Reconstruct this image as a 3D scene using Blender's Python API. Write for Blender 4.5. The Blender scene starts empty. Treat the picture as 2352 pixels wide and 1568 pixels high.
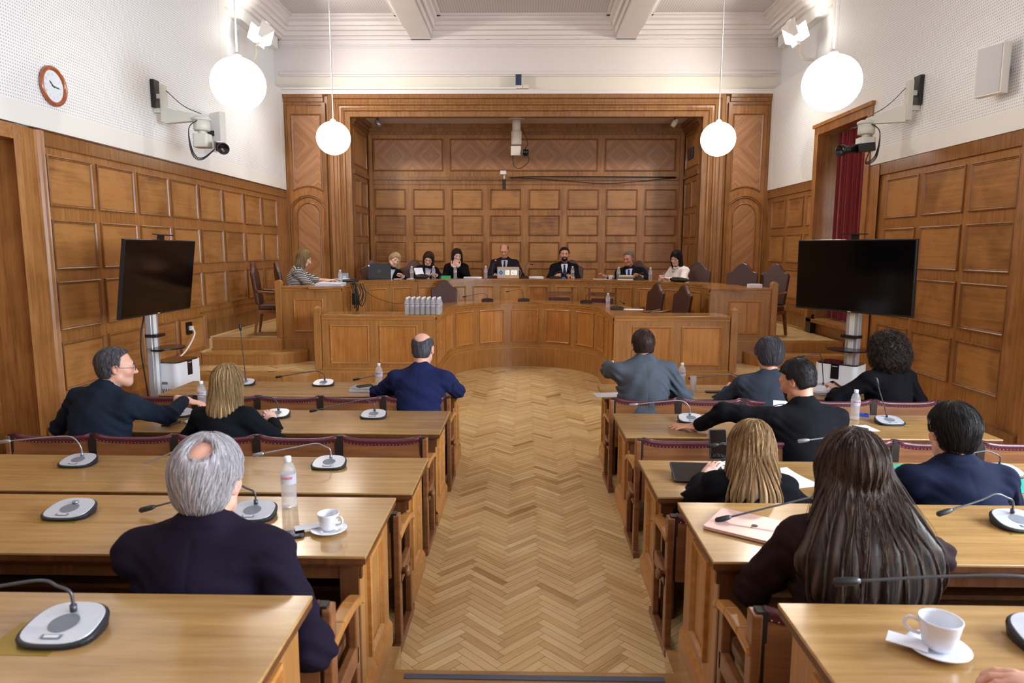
import bpy, math, random
import numpy as np
from mathutils import Vector, Matrix
random.seed(7); np.random.seed(7)
SC = bpy.context.scene
COL = SC.collection
PI = math.pi

# ------------------------------------------------------------------ camera
cam = bpy.data.objects.new('camera', bpy.data.cameras.new('camera'))
COL.objects.link(cam); SC.camera = cam
cam.data.sensor_width = 36.0
cam.data.lens = 24.0
cam.data.clip_start = 0.05
def cam_axes():
    F, W, H, roll = 1568.0, 2352.0, 1568.0, 0.003
    a, b = 1206.0 - W / 2, H / 2 - 573.0
    c, s = math.cos(roll), math.sin(roll)
    a0, b0 = c * a - s * b, s * a + c * b
    pit = math.atan2(b0, F); yaw = math.atan2(a0, math.hypot(b0, F))
    f = Vector((-math.sin(yaw) * math.cos(pit), math.cos(yaw) * math.cos(pit), -math.sin(pit)))
    r = f.cross(Vector((0, 0, 1))).normalized(); u = r.cross(f)
    return c * r + s * u, -s * r + c * u, f
_r, _u, _f = cam_axes()
cam.matrix_world = Matrix(((_r.x, _u.x, -_f.x, 0), (_r.y, _u.y, -_f.y, 0), (_r.z, _u.z, -_f.z, 2.15), (0, 0, 0, 1)))
cam.data.dof.use_dof = True
cam.data.dof.focus_distance = 8.5
cam.data.dof.aperture_fstop = 4.0

# ------------------------------------------------------------------ world, exposure
SC.view_settings.view_transform = 'Standard'
SC.view_settings.look = 'None'
SC.view_settings.gamma = 1.0
SC.view_settings.use_curve_mapping = False
SC.view_settings.exposure = 0.24
wd = bpy.data.worlds.new('world'); SC.world = wd; wd.use_nodes = True
wd.node_tree.nodes['Background'].inputs[0].default_value = (0.75, 0.86, 1.0, 1)
wd.node_tree.nodes['Background'].inputs[1].default_value = 1.0
SC.cycles.max_bounces = 7; SC.cycles.diffuse_bounces = 4; SC.cycles.glossy_bounces = 3
SC.cycles.transmission_bounces = 6; SC.cycles.transparent_max_bounces = 8
SC.cycles.sample_clamp_indirect = 6.0; SC.cycles.caustics_reflective = False; SC.cycles.caustics_refractive = False

GLOBE_E = 9.0        # emission strength of the globe pendants
DAY_P = 640.0        # daylight through each tall window on the right
FLOOD_P = 170.0       # wall floodlights
def area(name, loc, direction, sx, sy, power, color):
    d = bpy.data.lights.new(name, 'AREA'); d.shape = 'RECTANGLE'; d.size = sx; d.size_y = sy
    d.energy = power; d.color = color
    o = bpy.data.objects.new(name, d); COL.objects.link(o); o.location = loc
    o.rotation_euler = Vector(direction).to_track_quat('-Z', 'Z').to_euler()
    return o
# daylight outside the tall windows of the right wall (beside and behind the camera) and the curtained one
WIN_NEAR = [(-2.4, -0.6), (0.1, 1.9), (2.4, 4.1)]
for a, b in WIN_NEAR:
    area('window_daylight', (5.75, (a + b) / 2, 2.75), (-1, 0, -0.12), b - a, 2.9, DAY_P, (0.80, 0.90, 1.0))
area('window_daylight', (5.75, 11.15, 2.6), (-1, 0, 0), 1.7, 2.9, 150, (0.80, 0.90, 1.0))
for s in (-1, 1):
    o = area('flood_beam', (4.52 * s, 12.35, 5.8), (-0.75 * s, 0.1, -0.62), 0.3, 0.3, FLOOD_P, (1.0, 0.93, 0.82))

# ------------------------------------------------------------------ materials
def lin(c):
    if isinstance(c, str): c = [int(c[i:i + 2], 16) for i in (0, 2, 4)]
    return tuple(((v / 255) / 12.92 if v / 255 <= 0.04045 else ((v / 255 + 0.055) / 1.055) ** 2.4) for v in c)
MATS = {}
class NT:
    def __init__(s, name):
        s.m = bpy.data.materials.new(name); s.m.use_nodes = True
        s.t = s.m.node_tree; s.b = s.t.nodes['Principled BSDF']
    def n(s, typ, **kw):
        x = s.t.nodes.new(typ)
        for k, v in kw.items():
            if k.startswith('i_'):
                x.inputs[k[2:].replace('_', ' ')].default_value = v
            else: setattr(x, k, v)
        return x
    def l(s, a, b): s.t.links.new(a, b)
    def math(s, op, a, b=None, c=None):
        x = s.n('ShaderNodeMath', operation=op)
        for i, v in enumerate((a, b, c)):
            if v is None: continue
            if isinstance(v, (int, float)): x.inputs[i].default_value = v
            else: s.l(v, x.inputs[i])
        return x.outputs[0]
    def mix(s, fac, a, b, blend='MIX'):
        x = s.n('ShaderNodeMix', data_type='RGBA', blend_type=blend)
        for i, v in ((0, fac), (6, a), (7, b)):
            if isinstance(v, (int, float)): x.inputs[i].default_value = v
            elif isinstance(v, tuple): x.inputs[i].default_value = tuple(v) + (1,)
            else: s.l(v, x.inputs[i])
        return x.outputs[2]
def plain(name, c, rough=0.5, metal=0.0, spec=0.5, noise=0.0, scale=30, bump=0.0, coat=0.0, sheen=0.0, **kw):
    if name in MATS: return MATS[name]
    k = NT(name); col = lin(c)
    k.b.inputs['Base Color'].default_value = col + (1,)
    k.b.inputs['Roughness'].default_value = rough; k.b.inputs['Metallic'].default_value = metal
    k.b.inputs['Specular IOR Level'].default_value = spec
    k.b.inputs['Coat Weight'].default_value = coat
    k.b.inputs['Sheen Weight'].default_value = sheen
    for a, v in kw.items(): k.b.inputs[a.replace('_', ' ')].default_value = v
    tc = k.n('ShaderNodeTexCoord'); nz = k.n('ShaderNodeTexNoise', i_Scale=scale, i_Detail=4.0)
    k.l(tc.outputs['Object'], nz.inputs['Vector'])
    if noise:
        c2 = tuple(v * (1 - noise) for v in col)
        k.l(k.mix(nz.outputs['Fac'], c2, tuple(min(1, v * (1 + noise)) for v in col)), k.b.inputs['Base Color'])
    if bump:
        bp = k.n('ShaderNodeBump', i_Strength=bump, i_Distance=0.01)
        k.l(nz.outputs['Fac'], bp.inputs['Height']); k.l(bp.outputs[0], k.b.inputs['Normal'])
    MATS[name] = k.m; return k.m
def emit(name, c, strength):
    k = NT(name); k.b.inputs['Base Color'].default_value = (0, 0, 0, 1)
    k.b.inputs['Emission Color'].default_value = lin(c) + (1,); k.b.inputs['Emission Strength'].default_value = strength
    return k.m
def wood(name, light, dark, axis='z', rough=0.35, fine=28.0, bump=0.06, coat=0.0, bl=1.0, patch=0.35):
    """oak: streaks stretched along an axis, slow blotches, per-face 'tone' attribute"""
    k = NT(name); tc = k.n('ShaderNodeTexCoord')
    mp = k.n('ShaderNodeMapping'); k.l(tc.outputs['Object'], mp.inputs['Vector'])
    s = [1.0, 1.0, 1.0]; s['xyz'.index(axis)] = 0.055
    mp.inputs['Scale'].default_value = s
    n1 = k.n('ShaderNodeTexNoise', i_Scale=fine, i_Detail=5.0, i_Roughness=0.6, i_Distortion=0.4)
    k.l(mp.outputs[0], n1.inputs['Vector'])
    n2 = k.n('ShaderNodeTexNoise', i_Scale=2.6, i_Detail=3.0, i_Distortion=0.6); k.l(tc.outputs['Object'], n2.inputs['Vector'])
    n3 = k.n('ShaderNodeTexNoise', i_Scale=fine * 6, i_Detail=2.0); k.l(mp.outputs[0], n3.inputs['Vector'])
    f = k.math('ADD', k.math('MULTIPLY', n1.outputs['Fac'], 0.75), k.math('MULTIPLY', n2.outputs['Fac'], patch))
    f = k.math('ADD', f, k.math('MULTIPLY', n3.outputs['Fac'], 0.2))
    at = k.n('ShaderNodeAttribute', attribute_name='tone')
    f = k.math('ADD', f, at.outputs['Fac'])
    mr = k.n('ShaderNodeMapRange', i_From_Min=0.38, i_From_Max=0.92); k.l(f, mr.inputs['Value'])
    col = k.mix(mr.outputs[0], tuple(v * bl for v in lin(dark)), tuple(v * bl for v in lin(light)))
    k.l(col, k.b.inputs['Base Color'])
    k.b.inputs['Roughness'].default_value = rough; k.b.inputs['Coat Weight'].default_value = coat
    k.b.inputs['Coat Roughness'].default_value = 0.15
    bp = k.n('ShaderNodeBump', i_Strength=bump, i_Distance=0.005); k.l(n1.outputs['Fac'], bp.inputs['Height'])
    k.l(bp.outputs[0], k.b.inputs['Normal'])
    return k.m
WL, WD = 'ba844a', '703e1a'
W_V = wood('oak_vertical_grain', WL, WD, 'z')
W_X = wood('oak_cross_grain', WL, WD, 'x')
W_Y = wood('oak_long_grain', WL, WD, 'y')
W_P = wood('oak_field_panel', 'ae7a44', '643a1a', 'y', patch=0.75, fine=22)
W_PX = wood('oak_field_panel_x', 'ae7a44', '643a1a', 'x', patch=0.7, fine=22)
W_VEN = wood('oak_veneer', 'a06a40', '744628', 'z', rough=0.3, patch=0.6)
W_MOULD = wood('oak_moulding', 'ac7a44', '683f1e', 'z', rough=0.3, patch=0.2)
W_DARK = wood('dark_oak', '6e4222', '3a1f0e', 'z', rough=0.4)
W_BENCH = wood('oak_bench', 'bf8c50', '875628', 'z', rough=0.32, patch=0.3, fine=34)
W_BTOP = wood('oak_bench_top', 'b98648', '805026', 'x', rough=0.2, coat=0.3)
W_TOP = wood('oak_desktop', 'be9862', '8c6638', 'x', rough=0.24, coat=0.35, fine=24, patch=0.35, bump=0.02)
W_CHAIR = wood('oak_seat_wood', '93603a', '5a331c', 'x', rough=0.32)
W_ARM = wood('oak_arm_wood', 'c08a4a', '8a5626', 'y', rough=0.3, coat=0.2)
W_STEP = wood('oak_step', 'c29254', '916434', 'x', rough=0.28, coat=0.15)
W_FIG = None

# ------------------------------------------------------------------ mesh builder
class MB:
    def __init__(s): s.v = []; s.f = []; s.m = []; s.t = []; s.mi = 0; s.tone = 0.0; s.sm = []; s.smooth = False
    def add(s, vs, fs):
        o = len(s.v); s.v += [tuple(p) for p in vs]
        for f in fs:
            s.f.append(tuple(i + o for i in f)); s.m.append(s.mi); s.t.append(s.tone); s.sm.append(s.smooth)
        return s
    def box(s, x0, x1, y0, y1, z0, z1, M=None):
        vs = [Vector((x, y, z)) for z in (z0, z1) for y in (y0, y1) for x in (x0, x1)]
        if M is not None: vs = [M @ v for v in vs]
        return s.add(vs, [(0, 2, 3, 1), (4, 5, 7, 6), (0, 1, 5, 4), (2, 6, 7, 3), (0, 4, 6, 2), (1, 3, 7, 5)])
    def rbox(s, x0, x1, y0, y1, z0, z1, r=0.01, n=3, M=None):
        """box with rounded vertical edges"""
        pts = []
        for cx, cy, a0 in ((x1 - r, y1 - r, 0), (x0 + r, y1 - r, 90), (x0 + r, y0 + r, 180), (x1 - r, y0 + r, 270)):
            for i in range(n + 1):
                a = math.radians(a0 + 90 * i / n); pts.append((cx + r * math.cos(a), cy + r * math.sin(a)))
        return s.prism(pts, z0, z1, M)
    def prism(s, pts, z0, z1, M=None):
        n = len(pts)
        vs = [Vector((p[0], p[1], z0)) for p in pts] + [Vector((p[0], p[1], z1)) for p in pts]
        if M is not None: vs = [M @ v for v in vs]
        return s.add(vs, [tuple(range(n))[::-1], tuple(range(n, 2 * n))] + [(i, (i + 1) % n, n + (i + 1) % n, n + i) for i in range(n)])
    def lathe(s, prof, n=20, M=None, cap=True):
        vs = []; fs = []
        for r, z in prof:
            for i in range(n):
                a = 2 * PI * i / n; vs.append(Vector((r * math.cos(a), r * math.sin(a), z)))
        if M is not None: vs = [M @ v for v in vs]
        for j in range(len(prof) - 1):
            for i in range(n):
                k = (i + 1) % n; fs.append((j * n + i, j * n + k, (j + 1) * n + k, (j + 1) * n + i))
        if cap:
            if prof[0][0] > 1e-6: fs.append(tuple(range(n))[::-1])
            if prof[-1][0] > 1e-6: fs.append(tuple(range((len(prof) - 1) * n, len(prof) * n)))
        sm = s.smooth; s.smooth = True; s.add(vs, fs); s.smooth = sm; return s
    def tube(s, pts, r, n=8, caps=True, M=None):
        pts = [Vector(p) for p in pts]
        if M is not None: pts = [M @ p for p in pts]
        rs = r if isinstance(r, (list, tuple)) else [r] * len(pts)
        vs = []; fs = []; up = None
        for i, p in enumerate(pts):
            t = (pts[min(i + 1, len(pts) - 1)] - pts[max(i - 1, 0)]).normalized()
            if up is None: up = t.orthogonal().normalized()
            up = (up - t * up.dot(t)).normalized(); w = t.cross(up)
            for k in range(n):
                a = 2 * PI * k / n; vs.append(p + (up * math.cos(a) + w * math.sin(a)) * rs[i])
        for i in range(len(pts) - 1):
            for k in range(n):
                q = (k + 1) % n; fs.append((i * n + k, i * n + q, (i + 1) * n + q, (i + 1) * n + k))
        if caps: fs += [tuple(range(n))[::-1], tuple(range((len(pts) - 1) * n, len(pts) * n))]
        sm = s.smooth; s.smooth = True; s.add(vs, fs); s.smooth = sm; return s
    def ball(s, c, r, n=16, sc=(1, 1, 1)):
        m = n // 2
        M = Matrix.Translation(c) @ Matrix.Diagonal((*sc, 1))
        return s.lathe([(max(1e-4, r * math.sin(PI * j / m)), -r * math.cos(PI * j / m)) for j in range(m + 1)], n, M, cap=True)
    def quad(s, a, b, c, d): return s.add([a, b, c, d], [(0, 1, 2, 3)])
    def mq(s, mp, u0, u1, v0, v1, n, ns=1):
        """patch on a mapped surface mp(u, v, n)"""
        for i in range(ns):
            a, b = u0 + (u1 - u0) * i / ns, u0 + (u1 - u0) * (i + 1) / ns
            s.quad(mp(a, v0, n), mp(b, v0, n), mp(b, v1, n), mp(a, v1, n))
        return s
    def frame(s, mp, u0, u1, v0, v1, prof, ns=1):
        """mitred picture-frame moulding; prof = [(inset, height)]"""
        def loop(t):
            us = [u0 + t + (u1 - u0 - 2 * t) * i / ns for i in range(ns + 1)]
            return [(u, v0 + t) for u in us] + [(u, v1 - t) for u in us[::-1]]
        L = [loop(t) for t, h in prof]; n = len(L[0]); vs = []; fs = []
        for (t, h), lp in zip(prof, L): vs += [mp(u, v, h) for u, v in lp]
        for j in range(len(prof) - 1):
            for i in range(n):
                k = (i + 1) % n; fs.append((j * n + i, j * n + k, (j + 1) * n + k, (j + 1) * n + i))
        return s.add(vs, fs)
    def sweep(s, mp, pts, prof, closed=False):
        """moulding along a 2-D polyline on mp, offset to its left; prof = [(offset, height)]"""
        P = [Vector(p) for p in pts]; n = len(P); offs = []
        for i in range(n):
            a = P[(i - 1) % n] if (closed or i > 0) else None; b = P[(i + 1) % n] if (closed or i < n - 1) else None
            d1 = (P[i] - a).normalized() if a is not None else None; d2 = (b - P[i]).normalized() if b is not None else None
            if d1 is None: d1 = d2
            if d2 is None: d2 = d1
            n1 = Vector((-d1.y, d1.x)); n2 = Vector((-d2.y, d2.x)); m = (n1 + n2).normalized()
            offs.append(m / max(0.3, m.dot(n1)))
        vs = []; fs = []
        for t, h in prof: vs += [mp(P[i].x + offs[i].x * t, P[i].y + offs[i].y * t, h) for i in range(n)]
        for j in range(len(prof) - 1):
            for i in range(n if closed else n - 1):
                k = (i + 1) % n; fs.append((j * n + i, j * n + k, (j + 1) * n + k, (j + 1) * n + i))
        return s.add(vs, fs)
    def build(s, name, mats, parent=None, bevel=0.0, seg=2, label=None, loc=None, autos=False):
        me = bpy.data.meshes.new(name); me.from_pydata(s.v, [], s.f); me.update()
        if not isinstance(mats, (list, tuple)): mats = [mats]
        for m in mats: me.materials.append(m)
        me.polygons.foreach_set('material_index', s.m)
        me.polygons.foreach_set('use_smooth', s.sm)
        if any(s.t):
            at = me.attributes.new('tone', 'FLOAT', 'FACE'); at.data.foreach_set('value', s.t)
        o = bpy.data.objects.new(name, me); COL.objects.link(o)
        if parent is not None: o.parent = parent
        if loc is not None: o.location = loc
        if bevel:
            b = o.modifiers.new('bevel', 'BEVEL'); b.width = bevel; b.segments = seg; b.limit_method = 'ANGLE'; b.angle_limit = 0.7
        if label: o['label'] = label
        return o
def thing(name, label, cat, loc=(0, 0, 0), rz=0.0, group=None):
    o = bpy.data.objects.new(name, None); COL.objects.link(o); o.location = loc; o.rotation_euler = (0, 0, rz)
    o.empty_display_size = 0.05
    o['label'] = label; o['category'] = cat
    if group: o['group'] = group
    return o
def tag(o, label, cat, group=None):
    o['label'] = label; o['category'] = cat
    if group: o['group'] = group
    return o
def struct(o): o['kind'] = 'structure'; return o
def dup(root, loc, rz=None, label=None, group=None):
    r = root.copy(); COL.objects.link(r); r.location = loc
    if rz is not None: r.rotation_euler = (0, 0, rz)
    if label: r['label'] = label
    if group: r['group'] = group
    for ch in list(root.children):
        c = ch.copy(); COL.objects.link(c); c.parent = r
        for g in list(ch.children):
            d = g.copy(); COL.objects.link(d); d.parent = c
    return r
def curve(pts, n=8):
    """Catmull-Rom through points"""
    P = [Vector(p) for p in pts]; P = [2 * P[0] - P[1]] + P + [2 * P[-1] - P[-2]]; out = []
    for i in range(1, len(P) - 2):
        for k in range(n):
            t = k / n; a, b, c, d = P[i - 1], P[i], P[i + 1], P[i + 2]
            out.append(0.5 * ((2 * b) + (c - a) * t + (2 * a - 5 * b + 4 * c - d) * t * t + (3 * b - a - 3 * c + d) * t ** 3))
    out.append(P[-2]); return out
def text(name, s, size, loc, rot, mat, parent=None, depth=0.001):
    cu = bpy.data.curves.new(name, 'FONT'); cu.body = s; cu.size = size; cu.extrude = depth
    cu.align_x = 'CENTER'; cu.align_y = 'CENTER'; cu.materials.append(mat)
    tmp = bpy.data.objects.new('tmp', cu); COL.objects.link(tmp); dg = bpy.context.evaluated_depsgraph_get()
    me = bpy.data.meshes.new_from_object(tmp.evaluated_get(dg)); bpy.data.objects.remove(tmp)
    o = bpy.data.objects.new(name, me); COL.objects.link(o); o.location = loc; o.rotation_euler = rot
    if parent is not None: o.parent = parent
    return o
PANEL = [(0, 0), (0.0, 0.02), (0.012, 0.026), (0.022, 0.014), (0.03, 0.014), (0.036, 0.003)]

# ------------------------------------------------------------------ room shell
def perforated(name, c, pitch, rad, au, av, hole=(0.36, 0.36, 0.37)):
    k = NT(name); tc = k.n('ShaderNodeTexCoord'); sp = k.n('ShaderNodeSeparateXYZ'); k.l(tc.outputs['Object'], sp.inputs[0])
    def cell(o):
        f = k.math('FRACT', k.math('DIVIDE', o, pitch)); return k.math('SUBTRACT', f, 0.5)
    a, b = cell(sp.outputs[au]), cell(sp.outputs[av])
    d = k.math('SQRT', k.math('ADD', k.math('MULTIPLY', a, a), k.math('MULTIPLY', b, b)))
    m = k.math('LESS_THAN', d, rad / pitch)
    k.l(k.mix(m, lin(c), hole), k.b.inputs['Base Color']); k.b.inputs['Roughness'].default_value = 0.6
    return k.m
WHITE = plain('white_paint', 'e4e4e2', 0.6, noise=0.02, scale=3)
CREAM = plain('cream_plaster', 'ddd8d9', 0.75, noise=0.03, scale=2)
CREAM2 = plain('cream_wall', 'dfdad0', 0.75, noise=0.03, scale=2)
PERF_L = perforated('perforated_board', 'e8ebef', 0.032, 0.0066, 1, 2)
PERF_C = perforated('perforated_ceiling', 'ccc7c9', 0.05, 0.012, 0, 1)
BACKWALLZ = 6.31
HALF = 5.0

# --- floor: herringbone parquet, one quad per block
def parquet():
    k = NT('herringbone_parquet'); at = k.n('ShaderNodeAttribute', attribute_name='tone')
    uv = k.n('ShaderNodeUVMap'); mp = k.n('ShaderNodeMapping'); mp.inputs['Scale'].default_value = (1.2, 22, 1)
    k.l(uv.outputs[0], mp.inputs[0])
    nz = k.n('ShaderNodeTexNoise', i_Scale=3.2, i_Detail=5.0, i_Distortion=0.8); k.l(mp.outputs[0], nz.inputs['Vector'])
    f = k.math('ADD', k.math('MULTIPLY', nz.outputs['Fac'], 0.55), at.outputs['Fac'])
    cr = k.n('ShaderNodeValToRGB'); k.l(f, cr.inputs[0])
    e = cr.color_ramp.elements
    e[0].position = 0.12; e[0].color = lin('a87e4c') + (1,)
    e[1].position = 1.0; e[1].color = lin('f0d9a8') + (1,)
    x = e.new(0.5); x.color = lin('d8b47c') + (1,)
    k.l(cr.outputs[0], k.b.inputs['Base Color'])
    k.b.inputs['Roughness'].default_value = 0.3; k.b.inputs['Coat Weight'].default_value = 0.15; k.b.inputs['Coat Roughness'].default_value = 0.2
    return k.m
def herring(name, x0, x1, y0, y1, z, w=0.052, kk=6, rot=PI / 4, keep=None):
    rng = np.random.RandomState(3); vs = []; fs = []; tn = []; uvs = []
    c, s = math.cos(rot), math.sin(rot); L = kk * w; g = 0.0011
    cx, cy = (x0 + x1) / 2 - 0.10, (y0 + y1) / 2
    R = int((abs(x1 - x0) + abs(y1 - y0)) / w) // 2 + 10
    def emitq(a, b, aa, bb):
        mx, my = (a + aa) / 2, (b + bb) / 2
        X, Y = cx + c * mx - s * my, cy + s * mx + c * my
        if X < x0 - .12 or X > x1 + .12 or Y < y0 - .12 or Y > y1 + .12: return
        if keep and not keep(X, Y): return
        o = len(vs); horiz = (aa - a) > (bb - b); off = rng.rand(2) * 50
        for p, q in ((a + g, b + g), (aa - g, b + g), (aa - g, bb - g), (a + g, bb - g)):
            vs.append((min(max(cx + c * p - s * q, x0), x1), min(max(cy + s * p + c * q, y0), y1), z))
            u, v = (p - a, q - b) if horiz else (q - b, p - a)
            uvs.append((u + off[0], v + off[1]))
        fs.append((o, o + 1, o + 2, o + 3))
        t = rng.rand(); tn.append(0.12 + 0.34 * t - (0.26 if rng.rand() < 0.06 else 0) + (0.16 if rng.rand() < 0.1 else 0))
    for i in range(-R, R):
        for j in range(-R // kk // 2 - 2, R // kk // 2 + 3):
            a0 = i + 2 * kk * j
            if abs(a0) > R * 1.5: continue
            emitq(a0 * w, i * w, (a0 + kk) * w, (i + 1) * w)
            cc = i; r0 = cc - 2 * kk + 1 + 2 * kk * j
            emitq(cc * w, r0 * w, (cc + 1) * w, (r0 + kk) * w)
    me = bpy.data.meshes.new(name); me.from_pydata(vs, [], fs); me.update()
    me.materials.append(PARQ)
    a = me.attributes.new('tone', 'FLOAT', 'FACE'); a.data.foreach_set('value', tn)
    u = me.uv_layers.new(name='UVMap'); u.data.foreach_set('uv', np.array(uvs, dtype=np.float32).ravel())
    o = bpy.data.objects.new(name, me); COL.objects.link(o); return o
PARQ = parquet()
JOINT = plain('parquet_joint', '6b4a2c', 0.6)
b = MB(); b.box(-5.6, 5.6, -3.3, 14.5, -0.1, 0.0)
fl = struct(b.build('floor', JOINT))
o = herring('parquet_blocks', -5.0, 5.0, 2.9, 12.7, 0.0012); o.parent = fl

# --- left / right wainscot
def mapL(u, v, n): return Vector((-HALF + n, u, v))
def mapR(u, v, n): return Vector((HALF - n, u, v))
ROWS = [(2.585, 3.12), (1.92, 2.45), (1.265, 1.795), (0.61, 1.135)]
def panels(b, mp, cols, rows, rng, ns=1, prof=PANEL):
    for u0, u1 in cols:
        for v0, v1 in rows:
            b.mi = 1; b.tone = 0.0; b.frame(mp, u0, u1, v0, v1, prof, ns)
            b.mi = 2; b.tone = rng.uniform(-0.16, 0.1); b.mq(mp, u0 + .034, u1 - .034, v0 + .034, v1 - .034, 0.004, ns)
    b.mi = 0; b.tone = 0.0
rng = random.Random(5)
# left wall
b = MB()
b.box(-5.12, -5.0, 7.12, 14.4, 0, 3.42)
colsL = [(7.2 + .842 * i, 7.95 + .842 * i) for i in range(8)]
panels(b, mapL, colsL, ROWS[:3], rng); panels(b, mapL, colsL[:4], ROWS[3:], rng)
b.mi = 1
for (y0, y1, z0, z1, d) in ((7.15, 14.4, 3.20, 3.36, .03), (7.15, 10.35, 0, .27, .02), (7.15, 10.35, .27, .29, .035), (7.15, 10.4, .29, .33, .015),
                            (10.62, 14.4, .74, 1.02, .02), (10.62, 14.4, 1.02, 1.045, .03), (10.4, 14.4, 1.16, 1.18, .012)):
    b.box(-5.0, -5.0 + d, y0, y1, z0, z1)
struct(b.build('wall_left', [W_V, W_MOULD, W_P], bevel=0))
b = MB(); b.box(-5.0, -4.965, 10.66, 14.4, .745, .775); b.box(-5.0, -4.965, 10.64, 10.67, .56, .775); b.box(-5.0, -4.965, 10.33, 10.66, .56, .585)
struct(b.build('baseboard_left', plain('pale_strip', 'd9b98a', 0.4)))
b = MB(); b.box(4.965, 5.0, 12.02, 14.4, .745, .775)
struct(b.build('baseboard_right', plain('pale_strip2', 'b08a58', 0.4)))
# fluted casings beside the side-wall door recesses
def casing(sx, y0, y1, ztop, name):
    b = MB(); n = 5; w = (y1 - y0) / n
    mp = mapL if sx < 0 else mapR
    k_ = (y1 - y0) / .54
    prof = [(y1, 0.0), (y1, .03), (y1 - .03, .05), (y1 - .06, .035), (y1 - .09, .06), (y1 - .12, .05), (y1 - .15, .03), (y1 - .2, .025), (y1 - .24, .03),
            (y1 - .36, .03), (y1 - .37, .055), (y1 - .40, .045), (y1 - .42, .06), (y1 - .45, .05), (y0, .0), (y0, -.5)]
    prof = [(y1 - (y1 - u) * (k_ if u > y0 else 1), h) for u, h in prof]
    for (ua, ha), (ub, hb) in zip(prof[:-1], prof[1:]):
        b.quad(mp(ua, 0, ha), mp(ub, 0, hb), mp(ub, ztop, hb), mp(ua, ztop, ha))
    bx = sorted((sx * 5.0, sx * 4.92))
    b.mi = 1; b.box(bx[0], bx[1], y0 + .0, y1 + .02, 0, .3)
    return struct(b.build(name, [W_V, W_MOULD], bevel=0.003))
casing(-1, 6.8, 7.16, 3.343, 'trim_1'); casing(1, 6.78, 7.12, 3.343, 'trim_2')
# recessed doors beyond the casings
def recess(sx, name):
    b = MB(); x = 5.42 * sx
    xs = sorted((x, x + .05 * sx)); b.box(xs[0], xs[1], 4.6, 6.7, 0, 3.2)
    mp = (lambda u, v, n: Vector((x - sx * n, u, v)))
    panels(b, mp, [(4.75, 5.55), (5.66, 6.46)], ROWS, rng)
    return struct(b.build(name, [W_DARK if sx > 0 else W_V, W_MOULD, W_P], bevel=0))
recess(-1, 'door_1'); recess(1, 'door_2')
for sx, nm in ((-1, 'trim_3'), (1, 'trim_4')):
    b = MB(); xs = sorted((sx * 4.95, sx * 5.45)); b.box(xs[0], xs[1], 4.2, 6.83, 3.2, 3.343)
    xs = sorted((sx * 5.0, sx * 5.12)); b.box(xs[0], xs[1], 4.2, 4.62, 0, 3.38)
    xs = sorted((sx * 5.4, sx * 5.48)); b.box(xs[0], xs[1], 6.4, 7.2, 0, 3.38)
    struct(b.build(nm, [W_X]))
# near part of the side walls (beside and behind the camera)
b = MB(); b.box(-5.12, -5.0, -3.2, 4.2, 0, 3.42); struct(b.build('wall_left_near', W_V))
b = MB()
ys = [-3.2] + [v for ab in WIN_NEAR for v in ab] + [4.2]
for i in range(0, 6, 2):
    a, c = ys[i], min(ys[i + 1], 4.2)
    b.box(5.0, 5.12, a, c, 0, 3.42)
for a, c in WIN_NEAR: b.box(5.0, 5.12, a, c, 0, 1.3)
struct(b.build('wall_right_near', W_V))
# right wainscot: near part, window opening, far part
b = MB()
b.box(5.0, 5.12, 7.1, 10.28, 0, 3.42); b.box(5.0, 5.12, 12.0, 14.4, 0, 3.42); b.box(5.0, 5.12, 10.3, 11.98, 0, .95)
colsR = [(7.15, 7.92), (8.02, 8.84), (8.95, 9.72)]
panels(b, mapR, colsR, ROWS, rng)
panels(b, mapR, [(12.1, 12.43), (12.57, 13.27), (13.42, 14.14)], ROWS[:3], rng)
b.mi = 1
for (y0, y1, z0, z1, d) in ((7.1, 10.3, 3.20, 3.36, .03), (12.05, 14.4, 3.2, 3.36, .03), (7.1, 10.35, 0, .27, .02), (7.1, 10.35, .27, .29, .035),
                            (12.0, 14.4, .74, 1.02, .02), (12.0, 14.4, 1.02, 1.045, .03), (12.0, 14.4, 1.14, 1.16, .012)):
    b.box(5.0 - d, 5.0, y0, y1, z0, z1)
struct(b.build('wall_right', [W_V, W_MOULD, W_P]))
# curtained window
b = MB()
for y0, y1, z0, z1, x0, x1 in ((11.98, 12.12, .74, 4.22, 4.93, 5.5), (10.16, 10.3, .95, 4.22, 4.93, 5.5), (10.3, 11.98, 4.08, 4.22, 4.93, 5.5), (10.3, 11.98, .93, .99, 4.9, 5.5)):
    b.box(x0, x1, y0, y1, z0, z1)
b.box(4.955, 4.97, 9.9, 10.16, .74, 3.35)
b.box(4.9, 4.955, 10.13, 12.15, 4.2, 4.26)
wf = struct(b.build('window_1', W_V, bevel=0.006))
b = MB()
for y in (10.3, 10.85, 11.4, 11.93): b.box(5.44, 5.5, y, y + .05, .99, 4.08)
for z in (1.0, 2.5, 4.03): b.box(5.44, 5.5, 10.3, 11.98, z, z + .05)
b.build('window_frame', WHITE, wf)
b = MB(); b.box(5.46, 5.468, 10.3, 11.98, .99, 4.08)
glass = NT('window_glass'); glass.b.inputs['Transmission Weight'].default_value = 1; glass.b.inputs['Roughness'].default_value = 0.02; glass.b.inputs['IOR'].default_value = 1.02
glass.b.inputs['Base Color'].default_value = (0.97, 0.98, 1, 1)
b.build('window_pane', glass.m, wf)
b = MB()
for i in range(62):
    z = 1.05 + i * .05; M = Matrix.Translation((5.36, 0, z)) @ Matrix.Rotation(0.6, 4, 'Y')
    b.box(-.02, .02, 10.32, 11.96, -.001, .001, M)
tag(b.build('window_blind', plain('blind_slat', 'e8eaee', 0.5)), 'white horizontal slat blind hanging in the curtained window', 'blind')
b = MB(); b.smooth = True; npl = 170
pts = []
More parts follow.
